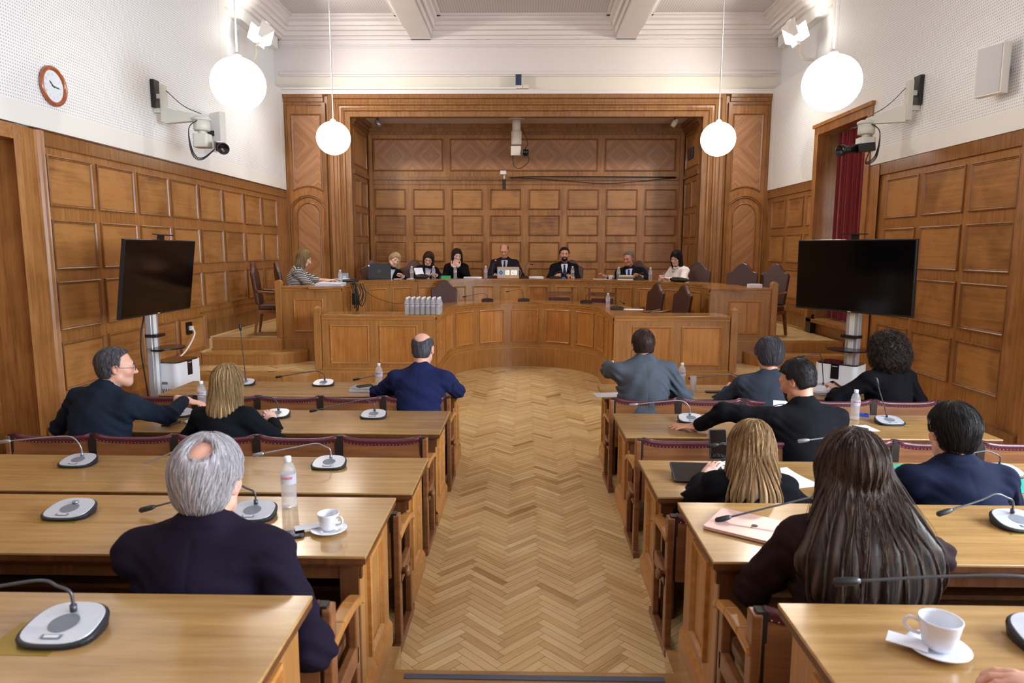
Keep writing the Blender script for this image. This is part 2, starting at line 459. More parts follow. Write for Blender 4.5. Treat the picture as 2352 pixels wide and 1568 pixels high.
for i in range(npl + 1):
    y = 10.34 + 1.36 * i / npl; x = 5.2 + .045 * math.sin(i * 2 * PI / 11.3) + .015 * math.sin(i * .9)
    pts.append((x, y))
for i in range(npl):
    (xa, ya), (xb, yb) = pts[i], pts[i + 1]
    b.quad((xa, ya, 1.02), (xb, yb, 1.02), (xb, yb, 4.06), (xa, ya, 4.06)); b.quad((xa + .012, ya, 4.06), (xb + .012, yb, 4.06), (xb + .012, yb, 1.02), (xa + .012, ya, 1.02))
tag(b.build('curtain', plain('red_velvet', '7c1c26', 0.85, noise=0.25, scale=6, sheen=0.4)), 'dark red pleated curtain hanging in the tall wooden window frame', 'curtain')
# other windows of the right wall, beside and behind the camera
for i, (a, c) in enumerate(WIN_NEAR):
    b = MB(); 
    for y in (a, (a + c) / 2 - .03, c - .06): b.box(5.3, 5.38, y, y + .06, 1.3, 4.2)
    for z in (1.3, 2.7, 4.14): b.box(5.3, 5.38, a, c, z, z + .06)
    b.box(5.0, 5.4, a - .04, a, 1.3, 4.2); b.box(5.0, 5.4, c, c + .04, 1.3, 4.2); b.box(5.0, 5.4, a, c, 1.26, 1.3); b.box(5.0, 5.4, a, c, 4.2, 4.24)
    struct(b.build('window_%d' % (i + 2), WHITE))
# upper walls, perforated boards with a plain white border
XW = 4.955
b = MB()
b.mi = 1; b.box(-5.12, -XW, -3.2, 14.4, 3.36, 3.58); b.mi = 0; b.box(-5.12, -XW, -3.2, 11.75, 3.58, BACKWALLZ + .4)
b.mi = 1; b.box(-5.12, -XW + .002, 11.5, 11.75, 4.3, BACKWALLZ); b.mi = 0
b.box(-5.12, -XW - .0, 11.75, 14.22, 3.58, 5.35); b.box(-5.3, -5.12, 11.75, 14.4, 5.35, BACKWALLZ + .4)
b.mi = 1; b.box(-5.12, -XW + .003, 14.18, 14.4, 3.36, 5.35); b.box(-5.14, -XW + .001, 11.75, 14.2, 6.1, BACKWALLZ + .4)
b.mi = 2; b.box(-5.0, -4.955, 7.0, 14.4, 3.345, 3.362)
struct(b.build('wall_left_upper', [PERF_L, WHITE, W_DARK]))
b = MB()
def upR(y0, y1, z0, z1, mi, d=0.0): b.mi = mi; b.box(XW - d, 5.12, y0, y1, z0, z1)
upR(4.1, 9.95, 3.36, 3.58, 1); upR(12.15, 14.4, 3.36, 3.6, 1)
upR(9.95, 10.16, 3.36, 4.45, 1); upR(12.12, 12.32, 3.6, 4.45, 1); upR(10.16, 12.12, 4.22, 4.45, 1)
upR(4.1, 9.95, 3.58, BACKWALLZ + .4, 0); upR(12.32, 14.2, 3.6, 5.35, 0); upR(9.95, 11.75, 4.45, BACKWALLZ + .4, 0); upR(11.75, 12.32, 4.45, 5.35, 0)
upR(14.18, 14.4, 3.36, 5.35, 1, .003); b.mi = 0; b.box(5.12, 5.3, 11.75, 14.4, 5.35, BACKWALLZ + .4)
upR(11.5, 11.75, 4.45, BACKWALLZ, 1, .002); upR(11.75, 14.2, 6.1, BACKWALLZ + .4, 1, .001)
ys = [-3.2] + [v for ab in WIN_NEAR for v in ab]
for i in range(3):
    upR(ys[2 * i], ys[2 * i + 1], 3.36, BACKWALLZ + .4, 0); upR(WIN_NEAR[i][0], WIN_NEAR[i][1], 4.24, BACKWALLZ + .4, 0)
struct(b.build('wall_right_upper', [PERF_L, WHITE, W_DARK]))
# wall behind the camera
b = MB(); b.box(-5.1, 5.1, -3.3, -3.2, 0, 3.3); b.mi = 1; b.box(-5.1, 5.1, -3.3, -3.2, 3.3, 6.8)
struct(b.build('wall_front', [W_X, CREAM]))

# --- back wall with the panelled alcove
YB = 14.4; YA = 15.95; AX = 3.6
def mapB(u, v, n): return Vector((u, YB - n, v))
def mapA(u, v, n): return Vector((u, YA - n, v))
def chev(name):
    """book-matched veneer"""
    k = NT(name); tc = k.n('ShaderNodeTexCoord'); sp = k.n('ShaderNodeSeparateXYZ'); k.l(tc.outputs['Object'], sp.inputs[0])
    a = k.math('PINGPONG', sp.outputs[0], 0.43); c = k.math('PINGPONG', k.math('SUBTRACT', sp.outputs[2], 4.26), 1.2)
    q = k.math('SUBTRACT', a, c)
    cb = k.n('ShaderNodeCombineXYZ'); k.l(q, cb.inputs[0]); k.l(k.math('MULTIPLY', k.math('ADD', a, c), .06), cb.inputs[1])
    n1 = k.n('ShaderNodeTexNoise', i_Scale=9.0, i_Detail=6.0, i_Roughness=0.65); k.l(cb.outputs[0], n1.inputs['Vector'])
    mr = k.n('ShaderNodeMapRange', i_From_Min=0.3, i_From_Max=0.7); k.l(n1.outputs['Fac'], mr.inputs['Value'])
    k.l(k.mix(mr.outputs[0], lin('82532f'), lin('b58660')), k.b.inputs['Base Color']); k.b.inputs['Roughness'].default_value = 0.35
    return k.m
W_CHEV = chev('matched_veneer')
b = MB()
b.box(-5.1, -AX, YB, YB + .15, 0, 5.26); b.box(AX, 5.1, YB, YB + .15, 0, 5.26); b.box(-AX, AX, YB, YB + .15, 4.99, 5.26)
for s in (-1, 1):
    m = (lambda u, v, n, s=s: Vector((s * u, YB - n, v)))
    def arch(cx, r, zs, zt, n=14):
        return [(cx - r, zs)] + [(cx - r * math.cos(PI * i / n), zt - r + r * math.sin(PI * i / n)) for i in range(n + 1)] + [(cx + r, zs)]
    # tall upper panel with hollowed foot
    cx = 4.51
    pts = [(cx + .31, 4.89), (cx - .31, 4.89), (cx - .31, 3.34)] + [(cx - .31 + .62 * i / 8, 3.34 + .09 * math.sin(PI * i / 8)) for i in range(1, 8)] + [(cx + .31, 3.34)]
    b.mi = 1; b.sweep(m, pts, [(0, 0), (0, .02), (.012, .026), (.024, .014), (.034, .003)], closed=True)
    b.mi = 3; b.add([m(p[0] * 1.0 - (.03 if p[0] > cx else -.03), p[1] + (-.03 if p[1] > 4 else .03), .004) for p in pts], [tuple(range(len(pts)))])
    P2 = [(0, 0), (0, .03), (-.015, .04), (-.03, .025), (-.045, .03), (-.06, 0)]
    b.mi = 1; b.sweep(m, arch(cx, .39, .74, 3.27)[::-1], [(-t, h) for t, h in P2][::1])
    b.sweep(m, arch(cx, .245, .9, 3.11)[::-1], [(0, 0), (0, .015), (.012, .02), (.025, .01), (.03, 0)])
    b.mi = 3; a = arch(cx, .235, .92, 3.1); b.add([m(u, v, .003) for u, v in a], [tuple(range(len(a)))])
    b.mi = 1
    # crown over the side bay and edge mouldings
    for z0, z1, d in ((5.2, 5.26, .09), (5.12, 5.2, .06), (5.06, 5.12, .035)): 
        xs = sorted((s * 4.13, s * 5.0)); b.box(xs[0], xs[1], YB - d, YB, z0, z1)
    for x0, x1, d in ((4.13, 4.17, .05), (4.09, 4.13, .07), (4.95, 5.0, .04), (4.90, 4.95, .02)):
        xs = sorted((s * x0, s * x1)); b.box(xs[0], xs[1], YB - d, YB, .74, 5.1)
b.mi = 1
# moulded architrave round the opening
AO = AX - .004; op = [(AO, .74), (AO, 4.83), (-AO, 4.83), (-AO, .74)]
b.sweep(mapB, op, [(0, -1.0 * .15), (0, .02), (-.1, .03), (-.12, .06), (-.15, .065), (-.17, .05), (-.21, .05), (-.23, .08), (-.26, .085), (-.28, .07), (-.33, .08), (-.35, .11), (-.41, .12), (-.43, .1), (-.43, 0)])
struct(b.build('wall_back', [W_V, W_MOULD, W_P, W_CHEV], bevel=0))
b = MB()
b.box(-5.4, 5.4, YB, YB + .15, 5.26, 5.66)
b.mi = 1; b.box(-5.4, 5.4, YB, YB + .15, 5.66, 6.8)
for z0, z1, d in ((5.26, 5.35, .1), (5.62, 5.65, .03), (5.65, 5.70, .05), (5.70, 5.73, .02), (6.17, 6.19, .02), (6.19, 6.22, .04), (6.22, 6.31, .06)):
    b.box(-5.0, 5.0, YB - d, YB, z0, z1)
struct(b.build('wall_back_upper', [CREAM2, CREAM], bevel=0.004))
# alcove walls
b = MB()
b.box(-AX, AX, YA, YA + .1, .7, 5.0)
xs8 = [-3.46 + i * .885 for i in range(8)]; c8 = [(x, x + .71) for x in xs8]
panels(b, mapA, c8, [(3.06, 3.52), (2.47, 2.93), (1.87, 2.33), (1.27, 1.73)], rng)
for u0, u1 in ((-3.48, -1.88), (-1.72, 1.64), (1.8, 3.4)):
    b.mi = 1; b.frame(mapA, u0, u1, 3.92, 4.64, PANEL); b.mi = 3; b.mq(mapA, u0 + .034, u1 - .034, 3.954, 4.606, .004)
b.mi = 1
for z0, z1, d in ((4.72, 4.78, .04), (4.78, 4.86, .08), (4.86, 4.95, .12), (3.72, 3.76, .05), (3.76, 3.8, .03), (3.62, 3.64, .02), (.74, 1.0, .03)): b.box(-AX, AX, YA - d, YA, z0, z1)
for s in (-1, 1):
    m = (lambda u, v, n, s=s: Vector((s * (AX - n), u, v)))
    b.mi = 0; xs = sorted((s * AX, s * (AX + .1))); b.box(xs[0], xs[1], YB + .151, YA + .1, .7, 5.0)
    for u0, u1 in ((YB + .22, YB + .7), (YB + .85, YB + 1.33)):
        panels(b, m, [(u0, u1)], [(3.06, 3.62), (2.42, 2.95), (1.77, 2.3), (1.15, 1.65)], rng)
    panels(b, m, [(YB + .22, YB + 1.33)], [(3.92, 4.64)], rng)
    b.mi = 1
    for z0, z1, d in ((4.72, 4.78, .04), (4.78, 4.86, .08), (4.86, 4.95, .12), (3.72, 3.8, .04)):
        xs = sorted((s * AX, s * (AX - d))); b.box(xs[0], xs[1], YB + .16, YA, z0, z1)
    b.mi = 0
    xs = sorted((s * (AX - .03), s * (AX - .11))); b.box(xs[0], xs[1], YA - .08, YA, .74, 4.72)
struct(b.build('wall_back_alcove', [W_V, W_MOULD, W_PX, W_CHEV]))
b = MB(); b.box(-3.7, 3.7, YB + .16, YA + .1, 4.95, 5.02); struct(b.build('ceiling_alcove', CREAM))

# --- ceiling: perforated coffers, beams, stepped cornices
b = MB(); ZC = 6.66
b.box(-5.3, 5.3, -3.3, 14.5, ZC, ZC + .1)
b.mi = 1
steps = [(0.0, 6.31), (.10, 6.31), (.10, 6.37), (.17, 6.37), (.20, 6.44), (.28, 6.44), (.30, 6.50), (.38, 6.50), (.40, 6.56), (.50, 6.58), (.50, 6.62), (.56, 6.62), (.56, ZC)]
def strip(fn, prof, a, c):
    ea, ec = (a if callable(a) else (lambda p: a)), (c if callable(c) else (lambda p: c))
    for (p, z), (q, w) in zip(prof[:-1], prof[1:]): b.quad(fn(p, ea(p), z), fn(p, ec(p), z), fn(q, ec(q), w), fn(q, ea(q), w))
strip(lambda p, t, z: Vector((t, YB - p, z)), steps, lambda p: -XW + p * .75, lambda p: XW - p * .75)
strip(lambda p, t, z: Vector((-XW + p * .75, t, z)), steps, -3.3, lambda p: YB - p)
strip(lambda p, t, z: Vector((XW - p * .75, t, z)), steps, -3.3, lambda p: YB - p)
bs = [(.0, 6.31), (.195, 6.31), (.195, 6.38), (.23, 6.38), (.25, 6.46), (.30, 6.46), (.32, 6.54), (.38, 6.56), (.38, 6.62), (.45, 6.62), (.45, ZC)]
for cx in (-2.11, 1.99):
    strip(lambda p, t, z, cx=cx: Vector((cx - p, t, z)), bs, -3.3, YB); strip(lambda p, t, z, cx=cx: Vector((cx + p, t, z)), bs, -3.3, YB)
struct(b.build('ceiling', [PERF_C, CREAM]))

# ------------------------------------------------------------------ steps, platforms, benches
def arcpts(cx, cy, rx, ry, a0, a1, n): return [(cx + rx * math.cos(math.radians(a0 + (a1 - a0) * i / n)), cy + ry * math.sin(math.radians(a0 + (a1 - a0) * i / n))) for i in range(n + 1)]
def sym(half):  # half outline for x<0, front to back order -> closed polygon
    return half + [(-x, y) for x, y in half[::-1]]
def platform(name, half, z0, z1, nose=0.03, mat=None):
    pts = sym(half); b = MB(); b.prism(pts, z0, z1 - nose)
    # nosing board
    b.mi = 1; b.prism(pts, z1 - nose, z1 - .001)
    return struct(b.build(name, [W_BENCH, W_STEP]))
bay = lambda r: [(-r, 11.3)] + arcpts(0, 11.3, r, r, 180, 90, 16)[1:]
corner = lambda x0, y0, x1, y1: [(x0 + (x1 - x0) * math.sin(t * PI / 16), y1 - (y1 - y0) * math.cos(t * PI / 16)) for t in range(9)]
half1 = [(-4.99, 14.39), (-4.99, 9.5)] + corner(-3.7, 9.5, -3.02, 9.92) + [(-1.25, 9.92)] + bay(1.25)
platform('trim_platform', half1, 0, .37)
half0 = [(-4.99, 9.55), (-4.99, 9.12), (-3.9, 9.12), (-3.45, 9.2), (-3.15, 9.5), (-3.1, 9.6), (-3.5, 9.6)]
for s in (-1, 1):
    b = MB(); b.prism([(-x * s if s > 0 else x, y) for x, y in half0], 0, .185); struct(b.build('trim_step', W_STEP))
    q = [(-4.99, 10.7), (-4.99, 10.35), (-3.95, 10.35), (-3.72, 10.42), (-3.52, 10.6), (-3.46, 10.78), (-3.46, 10.84)]
    b = MB(); b.prism([(-x * s if s > 0 else x, y) for x, y in q], .37, .525); b.mi = 1; b.prism([(-x * s * 1.002 if s > 0 else x * 1.002 if i > 1 else x, y - .012) for i, (x, y) in enumerate(q)], .525, .56)
    struct(b.build('trim_step', [W_BENCH, W_STEP]))
UA, UB, UC = 3.15, 2.35, 11.6
half2 = [(-4.99, 14.39), (-4.99, 10.68), (-3.86, 10.68), (-3.86, 10.8), (-2.95, 10.8), (-3.12, 11.4)] + arcpts(0, UC, UA, UB, 176, 90, 24)
platform('trim_upper_platform', half2, .37, .74)
b = MB(); b.box(-3.6, 3.6, 14.38, 15.95, .6, .739); struct(b.build('floor_alcove', W_STEP))
def pq(x0, x1, y0, y1, z, nm, keep=None):
    o = herring(nm, x0, x1, y0, y1, z, keep=keep); o.parent = fl; return o
o = herring('parquet_blocks', -5, -3.86, 10.74, 14.4, .7412); o.parent = fl
o = herring('parquet_blocks', 3.86, 5, 10.74, 14.4, .7412); o.parent = fl
o = herring('parquet_blocks', -5, -3.05, 9.75, 10.8, .3712); o.parent = fl
o = herring('parquet_blocks', 3.05, 5, 9.75, 10.8, .3712); o.parent = fl
# tiered floor at the back of the room
b = MB(); b.box(-5, -.62, 1.9, 3.22, 0, .15); b.box(.72, 5, 1.9, 3.22, 0, .15); b.box(-.62, .72, 1.9, 3.03, 0, .149)
b.box(-5, 5, -3.2, 1.92, 0, .3)
struct(b.build('floor_tiers', W_TOP))
b = MB(); b.box(-.56, .665, 2.96, 2.995, .15, .1535)
tag(b.build('step_edge_strip', plain('slate_strip', '5a6478', 0.7)), 'dark slate-blue anti-slip strip across the aisle step edge', 'floor strip')

def flatmap(x0, y0, dx, dy):  # u along dir, n to the right-hand side (towards the public)
    return lambda u, v, n: Vector((x0 + dx * u + dy * n, y0 + dy * u - dx * n, v))
def post(b, x, y, z0, z1, w=.052):
    b.rbox(x - w, x + w, y - w, y + w, z0, z1, .008)
    b.rbox(x - w - .012, x + w + .012, y - w - .012, y + w + .012, z1, z1 + .018, .01)
    b.rbox(x - w - .004, x + w + .004, y - w - .004, y + w + .004, z1 + .018, z1 + .035, .01)
    b.prism([(x - w, y - w), (x + w, y - w), (x + w, y + w), (x - w, y + w)], z1 + .035, z1 + .045)
    n = len(b.v); ws = w * .85; b.add([(x - ws, y - ws, z1 + .045), (x + ws, y - ws, z1 + .045), (x + ws, y + ws, z1 + .045), (x - ws, y + ws, z1 + .045), (x, y, z1 + .085)],
        [(0, 1, 4), (1, 2, 4), (2, 3, 4), (3, 0, 4)])
def pathmap(P):
    """map (s, v, n) along polyline P; n offsets to the right of travel"""
    P = [Vector(p) for p in P]; L = [0.0]
    for a, c in zip(P[:-1], P[1:]): L.append(L[-1] + (c - a).length)
    N = []
    for i in range(len(P)):
        t = (P[min(i + 1, len(P) - 1)] - P[max(i - 1, 0)]).normalized(); N.append(Vector((t.y, -t.x)))
    def f(s, v, n):
        s = max(0, min(L[-1], s)); i = 0
        while i < len(L) - 2 and s > L[i + 1]: i += 1
        t = (s - L[i]) / (L[i + 1] - L[i]); p = P[i].lerp(P[i + 1], t) + N[i].lerp(N[i + 1], t) * n
        return Vector((p.x, p.y, v))
    f.L = L[-1]; return f
BP = [(0, 0), (0, .014), (.012, .02), (.024, .01), (.03, .002)]
def bench_curve(bn, P, zb, zt, depth, cols, z0, z1, par, thick=.035, over=.03):
    """curved bench front on path P (travelling left to right, public on the right-hand side), top board behind it"""
    f = pathmap(P); ns = len(P) - 1
    b = MB(); b.smooth = True; b.mq(f, 0, f.L, zb, zt - thick, 0, 60); b.mq(lambda u, v, n: f(f.L - u, v, -n), 0, f.L, zb, zt - thick, .03, 60)
    b.smooth = False
    for u0, u1 in cols:
        b.mi = 1; b.frame(f, u0, u1, z0, z1, BP, 6); b.mi = 2; b.tone = random.Random(int(u0 * 99)).uniform(-.12, .05)
        b.mq(f, u0 + .03, u1 - .03, z0 + .03, z1 - .03, .002, 6); b.tone = 0
    b.mi = 1; 
    for za, zc, d in ((zb, zb + .035, .02), (zt - thick - .035, zt - thick, .014)):
        b.sweep(lambda u, v, n: f(u, v + 0, n), [(f.L * i / 60, za) for i in range(61)], [(0, 0), (0, d), (zc - za, d), (zc - za, 0)])
    b.build('curved_front', [W_BENCH, W_MOULD2, W_BFIELD], par)
    b = MB(); n = 60
    for i in range(n):
        s0, s1 = f.L * i / n, f.L * (i + 1) / n
        a, c, d, e = f(s0, zt, over), f(s1, zt, over), f(s1, zt, -depth), f(s0, zt, -depth); dz = Vector((0, 0, -thick))
        b.add([a, c, d, e, a + dz, c + dz, d + dz, e + dz], [(0, 1, 2, 3), (7, 6, 5, 4), (0, 4, 5, 1), (2, 6, 7, 3)])
    a, d = f(0, zt, over), f(0, zt, -depth); b.quad(a, d, d + dz, a + dz); a, d = f(f.L, zt, over), f(f.L, zt, -depth); b.quad(d, a, a + dz, d + dz)
    b.build('counter_top', W_BTOP, par)
    return f
W_MOULD2 = wood('oak_bench_moulding', 'd29c58', '9c6430', 'x', rough=0.28, patch=0.15)
W_BFIELD = wood('oak_bench_field', 'c88c48', '8e5424', 'z', rough=0.32, patch=0.5, fine=30)
def wing(par, x0, x1, y, zb, zt, depth, cols, z0, z1, mull=False, posts=None, inner=0):
    b = MB(); b.box(x0, x1, y, y + .04, zb, zt - .035)
    mp = lambda u, v, n: Vector((u, y - n, v))
    for u0, u1 in cols:
        b.mi = 1; b.frame(mp, u0, u1, z0, z1, BP)
        b.mi = 2; b.tone = random.Random(int(u0 * 77)).uniform(-.1, .08); b.mq(mp, u0 + .03, u1 - .03, z0 + .03, z1 - .03, .002); b.tone = 0
        if mull: b.mi = 1; b.box((u0 + u1) / 2 + .045, (u0 + u1) / 2 + .062, y - .012, y, z0 + .03, z1 - .03)
    b.mi = 1; b.box(x0, x1, y - .022, y, zb, zb + .03); b.box(x0, x1, y - .014, y, zt - .07, zt - .035)
    b.build('wing_front', [W_BENCH, W_MOULD2, W_BFIELD], par)
    b = MB(); b.box(x0, x1, y - .031, y + depth, zt - .0362, zt + .0012); b.build('counter_top', W_BTOP, par, bevel=.006)
    xe = x0 if x0 < 0 else x1
    b = MB(); b.box(min(xe, xe + .05 * (1 if xe < 0 else -1)), max(xe, xe + .05 * (1 if xe < 0 else -1)), y + .04, y + depth, zb, zt - .035); b.build('side_panel', W_BENCH, par)
# lower bench
lo = thing('curved_bench', 'lower oak panelled horseshoe bench facing the aisle, pack of water on its left wing', 'bench', (0, 0, 0))
P = [(-1.31, 9.98), (-1.31, 10.6)] + arcpts(0, 11.3, 1.31, 1.31, 180, 0, 40) + [(1.31, 10.6), (1.31, 9.98)]
LT = 2 * 1.32 + PI * 1.31; mid = LT / 2
cs = []
for a in (-84, -56, -28, 0, 28, 56, 84):
    c = mid + math.radians(a) * 1.31; cs.append((c - .25, c + .25))
cs = [c for c in cs]; cs = [(.1, .48), (.6, .98)] + cs + [(LT - .98, LT - .6), (LT - .48, LT - .1)]
fl_lo = bench_curve('lower', P, .37, 1.19, .5, cs, .45, 1.06, lo)
for s in (-1, 1):
    xs = sorted((s * 1.86, s * 3.02))
    cols = [tuple(sorted((s * a, s * c))) for a, c in ((1.58, 2.15), (2.3, 2.88))]
    x0, x1 = sorted((s * 1.31, s * 3.0))
    wing(lo, x0, x1, 9.98, .37, 1.19, .55, cols, .46, 1.04)
b = MB(); post(b, -3.06, 10.0, .37, 1.24); b.build('post', W_BENCH, lo); b = MB(); post(b, 3.06, 10.0, .37, 1.24); b.build('post', W_BENCH, lo)
# upper bench
up = thing('curved_bench', 'long upper oak bench on the raised platform, where people sit facing the room', 'bench', (0, 0, 0))
E0 = arcpts(0, UC, UA, UB, 176, 4, 60)
P = [(-2.93, 10.86), (-3.10, 11.3)] + E0 + [(3.10, 11.3), (2.93, 10.86)]
fm = pathmap(P); n = 18; w = fm.L / n
cs = [(i * w + .07, (i + 1) * w - .07) for i in range(n)]
fu = bench_curve('upper', P, .74, 1.56, .5, cs, .86, 1.42, up)
for s in (-1, 1):
    x0, x1 = sorted((s * 2.93, s * 3.88)); cols = [tuple(sorted((s * 3.22, s * 3.7)))] if s < 0 else [(3.22, 3.72)]
    wing(up, x0, x1, 10.84, .74, 1.56, .55, cols, .83, 1.36, mull=True)
    b = MB(); x = s * 3.93
    b.rbox(x - .05, x + .05, 10.8, 10.92, .74, 1.6, .01)
    b.prism(arcpts(0, 0, .05, .06, 0, 180, 10), 0, .12, Matrix.Translation((x, 10.92, 1.6)) @ Matrix.Rotation(PI / 2, 4, 'X'))
    b.build('post', W_BENCH, up)

# ------------------------------------------------------------------ desks and seat rows
BRASS = plain('brass_plate', 'a58a3c', 0.35, metal=0.6, noise=0.1, scale=20)
LEATHER_R = plain('maroon_leather', '50202a', 0.35, noise=0.2, scale=40, bump=0.1)
LEATHER_B = plain('brown_leather', '4a2a22', 0.4, noise=0.25, scale=25, bump=0.15)
IRON = plain('dark_iron', '2a211c', 0.5, metal=0.3)
BLACKISH = plain('dark_recess', '140c08', 0.8)
STUD = plain('brass_stud', 'b08a5a', 0.3, metal=0.8)
def desk(x0, x1, y0, y1, zf, side, label, mics):
    """x0..x1 across, y0 near edge, y1 far edge, floor height zf; side=+1 when the aisle end is x1"""
    H = .765; t = thing('row_desk', label, 'desk', (0, 0, 0))
    b = MB(); b.box(x0, x1, y0, y1, zf + H - .012, zf + H); b.build('desktop', W_TOP, t, bevel=.003)
    b = MB(); b.box(x0 + .002, x1 - .002, y0 + .002, y1 - .002, zf + H - .036, zf + H - .0121); b.box(x0 + .015, x1 - .015, y0 + .015, y1 - .015, zf + H - .05, zf + H - .0361); b.box(x0 + .03, x1 - .03, y0 + .05, y0 + .075, zf + H - .12, zf + H - .05)
    b.build('top_moulding', W_DARK, t)
    for s, xe in ((side, x1 if side > 0 else x0), (-side, x0 if side > 0 else x1)):
        o = 1 if xe == x1 else -1      # outward direction of this end
        f = xe - .045 * o; xs = sorted((f, f - .05 * o))
        b = MB(); b.box(xs[0], xs[1], y0 + .07, y1 - .02, zf, zf + H - .05)
        mp = lambda u, v, n, f=f, o=o: Vector((f + o * n, u, v))
        b.mi = 1; b.frame(mp, y0 + .2, y1 - .2, zf + .2, zf + H - .1, [(0, 0), (0, .016), (.012, .02), (.02, .004), (.024, .001)])
        b.sweep(mp, [(y0 + .07, zf), (y1 - .02, zf)], [(0, 0), (0, .018), (.1, .018), (.12, .006), (.13, 0)])
        b.box(*sorted((f, f + .018 * o)), y0 + .068, y0 + .07, zf, zf + .1)
        b.build('end_panel', [W_BENCH, W_MOULD2], t)
        b = MB(); xs = sorted((f + .002 * o, f - .075 * o)); b.box(xs[0], xs[1], y0 + .045, y0 + .069, zf, zf + H - .05); b.build('leg_stile', W_DARK, t)
    b = MB(); b.box(x0 + .1, x1 - .1, y1 - .08, y1 - .05, zf + .02, zf + H - .05); b.build('front_panel', W_DARK, t)
    b = MB(); b.box(x0 + .1, x1 - .1, y0 + .22, y1 - .08, zf + .5, zf + .52); b.build('book_shelf', W_DARK, t)
    for mx, my in mics:
        b = MB(); b.box(mx - .105, mx + .085, my - .1, my + .06, zf + H, zf + H + .0016)
        b.build('cover_plate', BRASS, t)
    return t
def seat_row(x0, x1, y, zf, n, side, label, h=.86):
    """joined folding seats; y is the plane of the backrests"""
    t = thing('seat_row', label, 'seat row', (0, 0, 0)); w = (x1 - x0) / n
    sh = random.Random(int(x0 * 31 + y * 7))
    for i in range(n):
        a, c = x0 + i * w + .012, x0 + (i + 1) * w - .012
        dip = .028
        top = lambda u: zf + h - dip * (1 - ((u - (a + c) / 2) / ((c - a) / 2)) ** 4) * 1.0
        m = 10; b = MB()
        for k in range(m):
            u0, u1 = a + (c - a) * k / m, a + (c - a) * (k + 1) / m
            vs = []
            for yy in (y - .014, y + .014):
                for u in (u0, u1):
                    vs += [(u, yy - .03, zf + .42), (u, yy + .0, top(u) - .03)]
            b.add(vs, [(0, 2, 3, 1), (4, 5, 7, 6), (0, 4, 6, 2), (1, 3, 7, 5), (0, 1, 5, 4), (2, 6, 7, 3)])
        bo = b.build('backrest', W_CHAIR, t)
        b = MB(); b.tube([(a + (c - a) * k / m, y + .0, top(a + (c - a) * k / m) - .016) for k in range(m + 1)], .019, 8)
        for k in range(m): 
            u0, u1 = a + (c - a) * k / m, a + (c - a) * (k + 1) / m
            b.quad((u0, y - .0165, top(u0) - .042), (u1, y - .0165, top(u1) - .042), (u1, y - .018, top(u1) - .014), (u0, y - .018, top(u0) - .014))
        b.build('leather_roll', LEATHER_R, bo)
        b = MB()
        for k in range(22):
            u = a + .02 + (c - a - .04) * k / 21; M = Matrix.Translation((u, y - .0175, top(u) - .036)) @ Matrix.Rotation(PI / 2, 4, 'X')
            b.lathe([(.004, 0), (.003, .002), (.0005, .003)], 5, M)
        b.build('studs', STUD, bo)
        b = MB(); b.rbox(a + .02, c - .02, y + .02, y + .42, zf + .40, zf + .44, .04); b.build('seat', W_CHAIR, t)
    for i in range(n + 1):
        u = x0 + i * w; b = MB()
        if i in (0, n): b.box(u - .018, u + .018, y - .022, y + .02, zf + .42, zf + h - .01)
        else: b.box(u - .028, u + .028, y - .024, y - .012, zf + .44, zf + h - .035); b.box(u - .014, u + .014, y - .02, y + .02, zf + .44, zf + h - .003)
        b.build('back_bracket', IRON, t)
    # aisle end: framed side with arm and turned knob
    for xe, o in ((x1, 1), (x0, -1)):
        b = MB(); xa, xb = sorted((xe, xe + .035 * o))
        b.box(xa, xb, y - .03, y + .035, zf + .02, zf + h - .02)
        b.box(xa, xb, y + .30, y + .35, zf + .02, zf + .62)
        b.box(xa, xb, y, y + .33, zf + .36, zf + .44)
        b.box(xa - .004, xb + .004, y - .06, y + .40, zf + .0, zf + .045)
        eo = b.build('end_frame', W_CHAIR, t, bevel=.006)
        b = MB(); pts = [(y - .02, zf + .66), (y + .1, zf + .665), (y + .25, zf + .655), (y + .36, zf + .63), (y + .41, zf + .60)]
        for (ya, za), (yb, zb) in zip(pts[:-1], pts[1:]):
            b.add([(xa - .012, ya, za), (xb + .012, ya, za), (xb + .012, yb, zb), (xa - .012, yb, zb), (xa - .012, ya, za - .035), (xb + .012, ya, za - .035), (xb + .012, yb, zb - .035), (xa - .012, yb, zb - .035)],
                  [(0, 1, 2, 3), (7, 6, 5, 4), (0, 4, 5, 1), (2, 6, 7, 3), (1, 5, 6, 2), (3, 7, 4, 0)])
        b.build('armrest', W_ARM, eo, bevel=.008)
        b = MB(); M = Matrix.Translation((xe + .035 * o, y + .05, zf + .42)) @ Matrix.Rotation(PI / 2 * o, 4, 'Y')
        b.lathe([(.018, 0), (.018, .012), (.028, .016), (.03, .03), (.024, .038), (.001, .04)], 16, M); b.build('knob', W_CHAIR, eo)
    return t
ML = [-2.88, -2.06, -1.25]; MR = [1.34, 2.2, 3.0]
LX0, LX1, RX0, RX1 = -3.72, -.64, .76, 3.55
desk(-3.5, LX1, 6.33, 7.03, 0, 1, 'front left oak desk row with the bald man in navy at its aisle end', [(x, 6.85) for x in ML])
desk(-3.6, LX1, 5.03, 5.76, 0, 1, 'second oak desk row from the front on the left, blonde bobbed woman sits behind it', [(x, 5.52) for x in ML])
desk(LX0, LX1, 3.745, 4.42, 0, 1, 'empty third oak desk row from the front on the left of the aisle', [(x, 4.22) for x in ML])
desk(LX0 - .3, LX1, 2.615, 3.28, .15, 1, 'left oak desk row where the white-haired man sits with coffee cup', [(-2.12, 3.02), (-1.3, 3.02)])
desk(LX0 - .3, -.665, 1.2, 2.02, .3, 1, 'nearest left oak desk in the bottom-left corner with one large microphone', [(-1.36, 1.78)])
